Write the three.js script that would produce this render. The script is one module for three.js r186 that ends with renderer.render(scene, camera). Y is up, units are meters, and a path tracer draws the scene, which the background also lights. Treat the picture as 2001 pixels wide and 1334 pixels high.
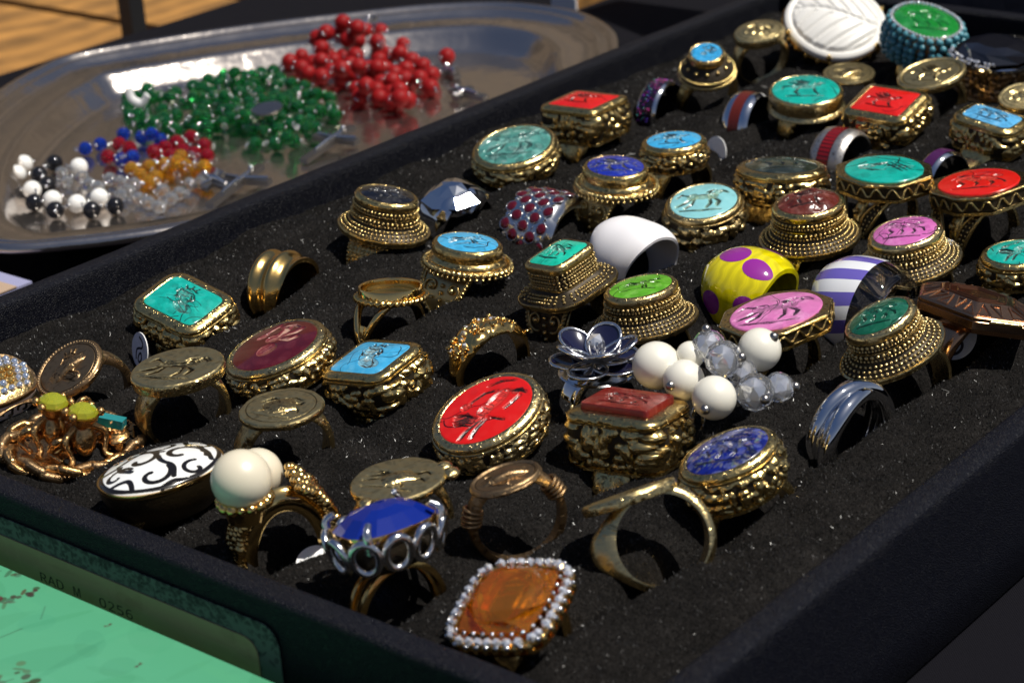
import * as THREE from 'three';
import { mergeGeometries, toCreasedNormals } from 'three/addons/utils/BufferGeometryUtils.js';

// ---------------------------------------------------------------- camera, sky, sun, exposure
const TAU = Math.PI * 2, scene = new THREE.Scene();
const camera = new THREE.PerspectiveCamera(18.451, 1024 / 682, 0.02, 40);
camera.position.set(0.00000, 0.22000, 0.46041);
camera.quaternion.set(-0.19886, -0.00674, -0.03319, 0.97944);
camera.focus = 0.47;
camera.userData.fStop = 30;
camera.updateMatrixWorld();

const renderer = new THREE.WebGLRenderer({ antialias: true });
renderer.setSize(1024, 682);
renderer.toneMapping = THREE.LinearToneMapping;
renderer.toneMappingExposure = 1.0;
renderer.shadowMap.enabled = true;

// clear blue sky, paler towards the horizon and in the glow of the air round the sun
const SUN = new THREE.Vector3(0.42, 0.90, 0.13).normalize();
{
  const W = 256, H = 128, d = new Float32Array(W * H * 4);
  for (let j = 0; j < H; j++) {
    const y = Math.sin(((j + 0.5) / H - 0.5) * Math.PI), k = Math.pow(1 - Math.max(0, y), 3.2);
    for (let i = 0; i < W; i++) {
      const o = (j * W + i) * 4, az = ((i + 0.5) / W - 0.5) * TAU, h = Math.sqrt(1 - y * y);
      const ang = Math.acos(Math.min(1, h * Math.cos(az) * SUN.x + y * SUN.y + h * Math.sin(az) * SUN.z)), glow = 0.9 * Math.exp(-ang / 0.24);
      d[o] = 0.036 + 0.2 * k + glow; d[o + 1] = 0.07 + 0.2 * k + glow * 0.96; d[o + 2] = 0.16 + 0.165 * k + glow * 0.9; d[o + 3] = 1;
    }
  }
  const t = new THREE.DataTexture(d, W, H, THREE.RGBAFormat, THREE.FloatType);
  t.mapping = THREE.EquirectangularReflectionMapping; t.magFilter = t.minFilter = THREE.LinearFilter; t.needsUpdate = true;
  scene.background = t; scene.environment = t;
  scene.backgroundIntensity = 1; 
}
const sun = new THREE.DirectionalLight(new THREE.Color(1, 0.955, 0.87), 5);
sun.position.copy(SUN);
sun.castShadow = true;
sun.shadow.mapSize.set(2048, 2048);
Object.assign(sun.shadow.camera, { left: -0.6, right: 0.6, top: 0.6, bottom: -0.6, near: 0.1, far: 3 });
sun.shadow.radius = 1;
scene.add(sun);

// ---------------------------------------------------------------- helpers (all shapes in millimetres)
const MM = 0.001;
let seedState = 7;
const seed = (s) => { seedState = s * 7919 + 13; };
const rnd = () => { seedState = (seedState * 1664525 + 1013904223) >>> 0; return seedState / 4294967296; };
const rr = (a, b) => a + (b - a) * rnd();
const clamp = (x, a = 0, b = 1) => Math.min(b, Math.max(a, x));
const mix = (a, b, t) => a + (b - a) * t;
const smooth = (a, b, x) => { const t = clamp((x - a) / (b - a)); return t * t * (3 - 2 * t); };
const hash3 = (x, y, z) => { let h = (x * 374761393 + y * 668265263 + z * 2147483647) | 0; h = Math.imul(h ^ (h >>> 13), 1274126177); h ^= h >>> 16; return (h >>> 0) / 4294967296; };
function noise(x, y, z = 0) {
  const xi = Math.floor(x), yi = Math.floor(y), zi = Math.floor(z), f = (t) => t * t * (3 - 2 * t), u = f(x - xi), v = f(y - yi), w = f(z - zi);
  const L = (k) => mix(mix(hash3(xi, yi, k), hash3(xi + 1, yi, k), u), mix(hash3(xi, yi + 1, k), hash3(xi + 1, yi + 1, k), u), v);
  return mix(L(zi), L(zi + 1), w);
}
const fbm = (x, y, z = 0, o = 4) => { let s = 0, a = 0.5, t = 0; for (let i = 0; i < o; i++) { s += a * noise(x, y, z + i * 7.3); t += a; a *= 0.5; x *= 2.03; y *= 2.03; z *= 2.03; } return s / t; };

const taken = {};
const numbered = (n) => { taken[n] = (taken[n] ?? -1) + 1; return taken[n] ? `${n}_${String(taken[n]).padStart(3, '0')}` : n; };
function tag(o, label, category, group) { o.userData.label = label; o.userData.category = category; if (group) o.userData.group = group; return o; }
function thing(name, label, category, at = [0, 0, 0], q, group) {
  const g = new THREE.Group(); g.name = numbered(name);
  g.position.set(at[0] * MM, at[1] * MM, at[2] * MM); g.scale.setScalar(MM);
  if (q) g.quaternion.set(...q);
  scene.add(g); return tag(g, label, category, group);
}
function part(parent, name, geo, material, kind) {
  const m = new THREE.Mesh(geo, material); m.name = name; m.castShadow = m.receiveShadow = true;
  if (kind) m.userData.kind = kind;
  parent.add(m); return m;
}
function put(m, x, y, z, rx = 0, ry = 0, rz = 0, s = 1) { m.position.set(x, y, z); m.rotation.set(rx, ry, rz); Array.isArray(s) ? m.scale.set(...s) : m.scale.setScalar(s); return m; }
const move = (g, x, y, z, rx = 0, ry = 0, rz = 0, sx = 1, sy = sx, sz = sx) => {
  const m = new THREE.Matrix4().compose(new THREE.Vector3(x, y, z), new THREE.Quaternion().setFromEuler(new THREE.Euler(rx, ry, rz)), new THREE.Vector3(sx, sy, sz));
  return g.clone().applyMatrix4(m);
};
const flat = (g) => { const r = g.index ? g.toNonIndexed() : g; if (!r.attributes.uv) r.setAttribute('uv', new THREE.BufferAttribute(new Float32Array(r.attributes.position.count * 2), 2)); for (const k of Object.keys(r.attributes)) if (!['position', 'normal', 'uv'].includes(k)) r.deleteAttribute(k); return r; };
const merge = (list) => mergeGeometries(list.map(flat), false);
function surface(pos, uv, idx, crease = 0.7) {
  // wind outwards, then soft normals with creases
  let c = [0, 0, 0]; const n = pos.length / 3;
  for (let i = 0; i < n; i++) { c[0] += pos[3 * i] / n; c[1] += pos[3 * i + 1] / n; c[2] += pos[3 * i + 2] / n; }
  let vol = 0; const P = (i) => [pos[3 * i] - c[0], pos[3 * i + 1] - c[1], pos[3 * i + 2] - c[2]];
  for (let i = 0; i < idx.length; i += 3) { const a = P(idx[i]), b = P(idx[i + 1]), d = P(idx[i + 2]); vol += a[0] * (b[1] * d[2] - b[2] * d[1]) - a[1] * (b[0] * d[2] - b[2] * d[0]) + a[2] * (b[0] * d[1] - b[1] * d[0]); }
  if (vol < 0) for (let i = 0; i < idx.length; i += 3) { const t = idx[i]; idx[i] = idx[i + 1]; idx[i + 1] = t; }
  const g = new THREE.BufferGeometry();
  g.setAttribute('position', new THREE.Float32BufferAttribute(pos, 3)); g.setAttribute('uv', new THREE.Float32BufferAttribute(uv, 2)); g.setIndex(idx);
  if (crease === null) { g.computeVertexNormals(); return g; }
  if (crease === 0) { const f = g.toNonIndexed(); f.computeVertexNormals(); return f; }
  return toCreasedNormals(g, crease);
}
// closed outline in the xz plane: [x, z, nx, nz] per point, evenly spaced
function evenly(pts, N) {
  const n = pts.length, L = [0];
  for (let i = 0; i < n; i++) L.push(L[i] + Math.hypot(pts[(i + 1) % n][0] - pts[i][0], pts[(i + 1) % n][1] - pts[i][1]));
  const out = []; let j = 0;
  for (let i = 0; i < N; i++) {
    const s = (i / N) * L[n]; while (L[j + 1] < s) j++;
    const t = (s - L[j]) / (L[j + 1] - L[j] || 1), a = pts[j % n], b = pts[(j + 1) % n];
    out.push([mix(a[0], b[0], t), mix(a[1], b[1], t)]);
  }
  let area = 0; for (let i = 0; i < N; i++) { const a = out[i], b = out[(i + 1) % N]; area += a[0] * b[1] - b[0] * a[1]; }
  const sg = area > 0 ? 1 : -1;
  const r = out.map((p, i) => { const a = out[(i + N - 1) % N], b = out[(i + 1) % N], dx = b[0] - a[0], dz = b[1] - a[1], l = Math.hypot(dx, dz) || 1; return [p[0], p[1], (dz / l) * sg, (-dx / l) * sg]; });
  r.length_mm = L[n]; return r;
}
function oval(a, b, n = 2, N = 72) {
  const p = []; for (let i = 0; i < 720; i++) { const t = (i / 720) * TAU, c = Math.cos(t), s = Math.sin(t); p.push([a * Math.sign(c) * Math.abs(c) ** (2 / n), b * Math.sign(s) * Math.abs(s) ** (2 / n)]); }
  return evenly(p, N);
}
function poly(pts, r = 0.6, N = 96) {          // polygon with softened corners
  const p = [], n = pts.length;
  for (let i = 0; i < n; i++) {
    const a = pts[(i + n - 1) % n], b = pts[i], c = pts[(i + 1) % n];
    const la = Math.hypot(a[0] - b[0], a[1] - b[1]), lc = Math.hypot(c[0] - b[0], c[1] - b[1]), ra = Math.min(r / la, 0.45), rc = Math.min(r / lc, 0.45);
    const A = [mix(b[0], a[0], ra), mix(b[1], a[1], ra)], C = [mix(b[0], c[0], rc), mix(b[1], c[1], rc)];
    for (let k = 0; k <= 4; k++) { const t = k / 4; p.push([(1 - t) ** 2 * A[0] + 2 * t * (1 - t) * b[0] + t * t * C[0], (1 - t) ** 2 * A[1] + 2 * t * (1 - t) * b[1] + t * t * C[1]]); }
  }
  return evenly(p, N);
}
// profile [[offset, y] ...] carried round an outline; f(i, k) may add to the offset
function sweep(out, prof, { cap, crease = 0.7, f, fy, uv = 0.12 } = {}) {
  const N = out.length, M = prof.length, pos = [], uvs = [], idx = [], step = out.length_mm / N; let run = 0;
  for (let k = 0; k < M; k++) {
    if (k) run += Math.hypot(prof[k][0] - prof[k - 1][0], prof[k][1] - prof[k - 1][1]);
    for (let i = 0; i <= N; i++) {
      const p = out[i % N], o = prof[k][0] + (f ? f(i % N, k, p) : 0);
      pos.push(p[0] + p[2] * o, prof[k][1] + (fy ? fy(i % N, k, p) : 0), p[1] + p[3] * o); uvs.push(i * step * uv, run * uv);
    }
  }
  const S = N + 1;
  for (let k = 0; k + 1 < M; k++) for (let i = 0; i < N; i++) { const a = k * S + i, b = a + 1, c = a + S, d = c + 1; idx.push(a, c, b, b, c, d); }
  if (cap) for (const k of cap === 'both' ? [0, M - 1] : cap === 'top' ? [0] : [M - 1]) {
    const c = pos.length / 3; let y = prof[k][1]; pos.push(0, y, 0); uvs.push(0, 0);
    for (let i = 0; i < N; i++) k ? idx.push(k * S + i, c, k * S + i + 1) : idx.push(c, i, i + 1);
  }
  return surface(pos, uvs, idx, crease);
}
// stone or disc face filling an outline: rings inwards, domed; uv into a cell of the stone sheet
function face(out, dome, { rings = 8, cell = null, rot = 0, a = 1, b = 1, edge = 0.35, depth = 0, lift } = {}) {
  const N = out.length, pos = [], uvs = [], idx = [], S = N + 1;
  const put1 = (x, y, z) => {
    pos.push(x, y, z);
    const px = x / a, pz = z / b, cu = pz * Math.cos(rot) + px * Math.sin(rot), cv = px * Math.cos(rot) - pz * Math.sin(rot);
    if (cell === null) uvs.push(x * 0.12, z * 0.12); else uvs.push((cell % 8 + 0.5 + cu * 0.47) / 8, 1 - (Math.floor(cell / 8) + 0.5 - cv * 0.47) / 8);
  };
  const rs = []; if (depth) rs.push([1, -depth]);
  for (let k = 0; k < rings; k++) rs.push([1 - k / rings, null]);
  for (const [r, y0] of rs) for (let i = 0; i <= N; i++) {
    const p = out[i % N]; let y = y0 ?? dome * (1 - r * r) - (r > 0.99 ? edge : 0);
    if (lift && y0 === null) y += lift(p[0] * r, p[1] * r, r);
    put1(p[0] * r, y, p[1] * r);
  }
  for (let k = 0; k + 1 < rs.length; k++) for (let i = 0; i < N; i++) { const q = k * S + i; idx.push(q, q + S, q + 1, q + 1, q + S, q + S + 1); }
  const c = pos.length / 3; put1(0, dome + (lift ? lift(0, 0, 0) : 0), 0);
  for (let i = 0; i < N; i++) idx.push((rs.length - 1) * S + i, c, (rs.length - 1) * S + i + 1);
  // wind upwards
  const g = new THREE.BufferGeometry();
  const A = new THREE.Vector3(), B = new THREE.Vector3(), C = new THREE.Vector3(); let up = 0;
  for (let i = 0; i < idx.length; i += 3) { A.fromArray(pos, idx[i] * 3); B.fromArray(pos, idx[i + 1] * 3); C.fromArray(pos, idx[i + 2] * 3); B.sub(A); C.sub(A); up += B.cross(C).y; }
  if (up < 0) for (let i = 0; i < idx.length; i += 3) { const t = idx[i]; idx[i] = idx[i + 1]; idx[i + 1] = t; }
  g.setAttribute('position', new THREE.Float32BufferAttribute(pos, 3)); g.setAttribute('uv', new THREE.Float32BufferAttribute(uvs, 2)); g.setIndex(idx);
  return toCreasedNormals(g, 0.8);
}
// tapered tube through points; radii per point (or one), flatten squeezes it across
function limb(pts, radii, { seg = 7, n = 0, closed = false, caps = true, squash = 1 } = {}) {
  const c = new THREE.CatmullRomCurve3(pts.map((p) => new THREE.Vector3(...p)), closed, 'centripetal'), M = n || Math.max(6, pts.length * 5);
  const fr = c.computeFrenetFrames(M, closed), pos = [], uvs = [], idx = [], S = seg + 1, R = Array.isArray(radii) ? radii : [radii];
  const rad = (t) => { const x = t * (R.length - 1), i = Math.min(R.length - 2, Math.floor(x)); return R.length === 1 ? R[0] : mix(R[i], R[i + 1], x - i); };
  for (let k = 0; k <= M; k++) {
    const p = c.getPointAt(k / M), N = fr.normals[k], B = fr.binormals[k], r = rad(k / M);
    for (let i = 0; i <= seg; i++) { const t = (i / seg) * TAU, x = Math.cos(t) * r, y = Math.sin(t) * r * squash; pos.push(p.x + N.x * x + B.x * y, p.y + N.y * x + B.y * y, p.z + N.z * x + B.z * y); uvs.push(i / seg, k * 0.2); }
  }
  for (let k = 0; k < M; k++) for (let i = 0; i < seg; i++) { const a = k * S + i; idx.push(a, a + 1, a + S, a + 1, a + S + 1, a + S); }
  if (caps && !closed) for (const k of [0, M]) { const p = c.getPointAt(k / M), o = pos.length / 3; pos.push(p.x, p.y, p.z); uvs.push(0, 0); for (let i = 0; i < seg; i++) { const a = k * S + i; k ? idx.push(a, a + 1, o) : idx.push(a + 1, a, o); } }
  return surface(pos, uvs, idx, 1.2);
}
const ball = (r = 1, d = 0) => new THREE.SphereGeometry(r, [7, 14, 32][d], [5, 10, 24][d]);
function beads(out, off, y, r, gap = 1.9, squash = 1) {
  const n = Math.max(8, Math.round(out.length_mm / (r * gap))), list = [], N = out.length, b = ball(r);
  for (let i = 0; i < n; i++) { const s = (i / n) * N, j = Math.floor(s), t = s - j, p = out[j % N], q = out[(j + 1) % N]; list.push(move(b, mix(p[0], q[0], t) + mix(p[2], q[2], t) * off, y, mix(p[1], q[1], t) + mix(p[3], q[3], t) * off, 0, i * 0.7, 0, 1, squash, 1)); }
  return merge(list);
}
// twisted rope round an outline
function rope(out, off, y, r, turns) {
  const N = out.length, pos = [], uvs = [], idx = [], M = 8, F = 3, S = M + 1; 
  for (let i = 0; i <= N * F; i++) {
    const s = i / F, j = Math.floor(s) % N, t = s - Math.floor(s), p = out[j], q = out[(j + 1) % N], x = mix(p[0], q[0], t), z = mix(p[1], q[1], t), nx = mix(p[2], q[2], t), nz = mix(p[3], q[3], t);
    for (let k = 0; k <= M; k++) { const ph = (k / M) * TAU, rad = r * (0.78 + 0.22 * Math.cos(2 * ph + (i / (N * F)) * turns * TAU)), o = off + Math.cos(ph) * rad; pos.push(x + nx * o, y + Math.sin(ph) * rad, z + nz * o); uvs.push(i * 0.05, k / M); }
  }
  for (let i = 0; i < N * F; i++) for (let k = 0; k < M; k++) { const a = i * S + k; idx.push(a, a + S, a + 1, a + 1, a + S, a + S + 1); }
  return surface(pos, uvs, idx, 1.2);
}
// finger band: circle in the xy plane, axis z; width and thickness vary with the angle from the top (0 top, pi bottom)
function hoop({ yc, R, w, t, from = -Math.PI, to = Math.PI, n = 72, crown = 0.3, zoff, bump }) {
  const pos = [], uvs = [], idx = []; const full = to - from > 6.2;
  const sec = [[0, -0.5], [0, 0.5], [0.55, 0.5], [0.86, 0.42], [1, 0.18], [1, -0.18], [0.86, -0.42], [0.55, -0.5]], S = sec.length + 1;
  for (let i = 0; i <= n; i++) {
    const th = mix(from, to, i / n), W = w(th), T = t(th), zo = zoff ? zoff(th) : 0;
    for (let k = 0; k < S; k++) { let [u, v] = sec[k % sec.length]; u = u > 0.55 ? mix(1, u, crown * 3) : u; const r = R + u * T + (bump && u > 0.5 ? bump(th, v * W) : 0); pos.push(Math.sin(th) * r, yc + Math.cos(th) * r, v * W + zo); uvs.push(i / n * 7, k * W * 0.03); }
  }
  for (let i = 0; i < n; i++) for (let k = 0; k + 1 < S; k++) { const a = i * S + k; idx.push(a, a + S, a + 1, a + 1, a + S, a + S + 1); }
  if (!full) for (const i of [0, n]) { const o = i * S; for (let k = 1; k + 1 < sec.length; k++) i ? idx.push(o, o + k, o + k + 1) : idx.push(o, o + k + 1, o + k); }
  return surface(pos, uvs, idx, 0.75);
}

// ---------------------------------------------------------------- computed textures
function tex(size, fn, { srgb = false, repeat = 1 } = {}) {
  const d = new Uint8Array(size * size * 4);
  for (let j = 0; j < size; j++) for (let i = 0; i < size; i++) { const c = fn(i / size, j / size, i, j), o = (j * size + i) * 4; if (typeof c === 'number') d[o] = d[o + 1] = d[o + 2] = clamp(c) * 255; else for (let k = 0; k < 3; k++) d[o + k] = clamp(c[k]) * 255; d[o + 3] = 255; }
  const t = new THREE.DataTexture(d, size, size, THREE.RGBAFormat); t.wrapS = t.wrapT = THREE.RepeatWrapping; t.magFilter = THREE.LinearFilter; t.minFilter = THREE.LinearMipmapLinearFilter; t.generateMipmaps = true;
  if (srgb) t.colorSpace = THREE.SRGBColorSpace; t.repeat.set(repeat, repeat); t.needsUpdate = true; return t;
}
const tile = (u, v, f, z, o = 4) => { // periodic fbm
  let s = 0, a = 0.5, n = 0;
  for (let k = 0; k < o; k++) { const X = u * f, Y = v * f, xi = Math.floor(X), yi = Math.floor(Y), w = (t) => t * t * (3 - 2 * t), h = (x, y) => hash3(((x % f) + f) % f, ((y % f) + f) % f, z + k * 31), p = w(X - xi), q = w(Y - yi); s += a * mix(mix(h(xi, yi), h(xi + 1, yi), p), mix(h(xi, yi + 1), h(xi + 1, yi + 1), p), q); n += a; a *= 0.55; f *= 2; }
  return s / n;
};
const pitted = tex(512, (u, v) => 0.5 + 0.55 * (tile(u, v, 8, 3, 6) - 0.5) - 0.6 * Math.max(0, 0.36 - tile(u, v, 24, 9, 2)) * 3);
const tarnish = tex(512, (u, v) => { const a = tile(u, v, 4, 101, 5), b = tile(u, v, 20, 102, 4), d = smooth(0.46, 0.34, b) * smooth(0.42, 0.56, a), k = 0.86 + 0.22 * (a - 0.5); return [k * (1 - 0.62 * d), k * (1 - 0.66 * d), k * (1 - 0.7 * d)]; });
const brushed = tex(256, (u, v) => tile(u, v * 1, 6, 5, 5));
const leather = tex(512, (u, v) => { let best = 9, b2 = 9; const f = 40, X = u * f, Y = v * f, xi = Math.floor(X), yi = Math.floor(Y); for (let a = -1; a <= 1; a++) for (let b = -1; b <= 1; b++) { const cx = ((xi + a) % f + f) % f, cy = ((yi + b) % f + f) % f, d = Math.hypot(xi + a + hash3(cx, cy, 1) - X, yi + b + hash3(cx, cy, 2) - Y); if (d < best) { b2 = best; best = d; } else if (d < b2) b2 = d; } return clamp((b2 - best) * 1.6) * 0.8 + 0.2 * tile(u, v, 64, 4, 2); });
const weave = tex(256, (u, v) => 0.5 + 0.25 * Math.sin(u * TAU * 32) * Math.sin(v * TAU * 32) + 0.25 * Math.sin((u + v) * TAU * 32) + 0.3 * (tile(u, v, 32, 6, 3) - 0.5));
const napColour = tex(1024, (u, v, i, j) => { const c = tile(u, v, 10, 11, 4), s = hash3(i, j, 77), f = tile(u, v, 256, 12, 2); let k = 0.13 + 0.14 * c + 0.2 * (f - 0.4); if (s > 0.95) k += 0.4 * hash3(i, j, 5); return [k * 1.02, k * 0.98, k * 0.96]; }, { srgb: true });
const napHeight = tex(1024, (u, v, i, j) => 0.6 * tile(u, v, 256, 21, 2) + 0.4 * hash3(i, j, 19));

// ---------------------------------------------------------------- materials (linear base colours)
const std = (c, roughness, metalness = 0, extra = {}) => { const m = new THREE.MeshPhysicalMaterial({ roughness, metalness, ...extra }); m.color.setRGB(...c); return m; };
const metal = (c, r, bump = pitted, s = 0.00015) => std(bump === pitted ? c.map((x) => Math.min(1, x * 1.12)) : c, r, 1, { bumpMap: bump, bumpScale: s, map: bump === pitted ? tarnish : null });
const M = {
  brass: metal([0.78, 0.565, 0.22], 0.22, pitted, 0.00014),
  brassPale: metal([0.80, 0.61, 0.28], 0.25, pitted, 0.00014),
  brassDull: metal([0.56, 0.42, 0.19], 0.3, pitted, 0.00016),
  gold: metal([0.86, 0.56, 0.19], 0.17, brushed, 0.00004),
  goldBright: metal([0.9, 0.62, 0.24], 0.1, brushed, 0.00002),
  bronze: metal([0.36, 0.235, 0.12], 0.38, pitted, 0.00016),
  copper: metal([0.52, 0.29, 0.16], 0.22, brushed, 0.00003),
  copperDark: std([0.075, 0.032, 0.018], 0.35, 0.6),
  patina: std([0.035, 0.026, 0.015], 0.5, 0.6, { bumpMap: pitted, bumpScale: 0.0001 }),
  silver: metal([0.78, 0.77, 0.76], 0.16, brushed, 0.00004),
  chrome: std([0.8, 0.8, 0.82], 0.04, 1),
  satin: metal([0.56, 0.53, 0.50], 0.42, pitted, 0.00006),
  pewter: std([0.36, 0.34, 0.32], 0.3, 1, { bumpMap: brushed, bumpScale: 0.00006 }),
  rhinestone: std([0.95, 0.95, 0.98], 0.05, 0.72),
  pearl: std([0.70, 0.635, 0.49], 0.34, 0, { clearcoat: 0.5, clearcoatRoughness: 0.3, sheen: 0.4, sheenRoughness: 0.4 }),
  pearlWhite: std([0.77, 0.74, 0.645], 0.32, 0, { clearcoat: 0.6, clearcoatRoughness: 0.26, sheen: 0.4, sheenRoughness: 0.4 }),
  plastic: std([0.82, 0.80, 0.82], 0.3),
  paper: std([0.78, 0.77, 0.76], 0.7),
};
// coloured glass bead: part of the light is taken up as colour, part passes straight through
const tinted = (c, t = 0.55, r = 0.06) => std(c, r, 0, { transmission: t, thickness: 0, ior: 1.55, clearcoat: 0.6, clearcoatRoughness: 0.03 });
// clear or coloured crystal; diffuse share added to brighten it, standing in for refracted light
const crystal = (c, t = 0.8, ior = 1.55) => std(c, 0.015, 0, { transmission: t, thickness: 1, ior });
const glass = (c, dist, ior = 1.55) => { const m = std([1, 1, 1], 0.02, 0, { transmission: 1, thickness: 1, ior, attenuationDistance: dist * MM }); m.attenuationColor = new THREE.Color().setRGB(...c); return m; };
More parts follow.
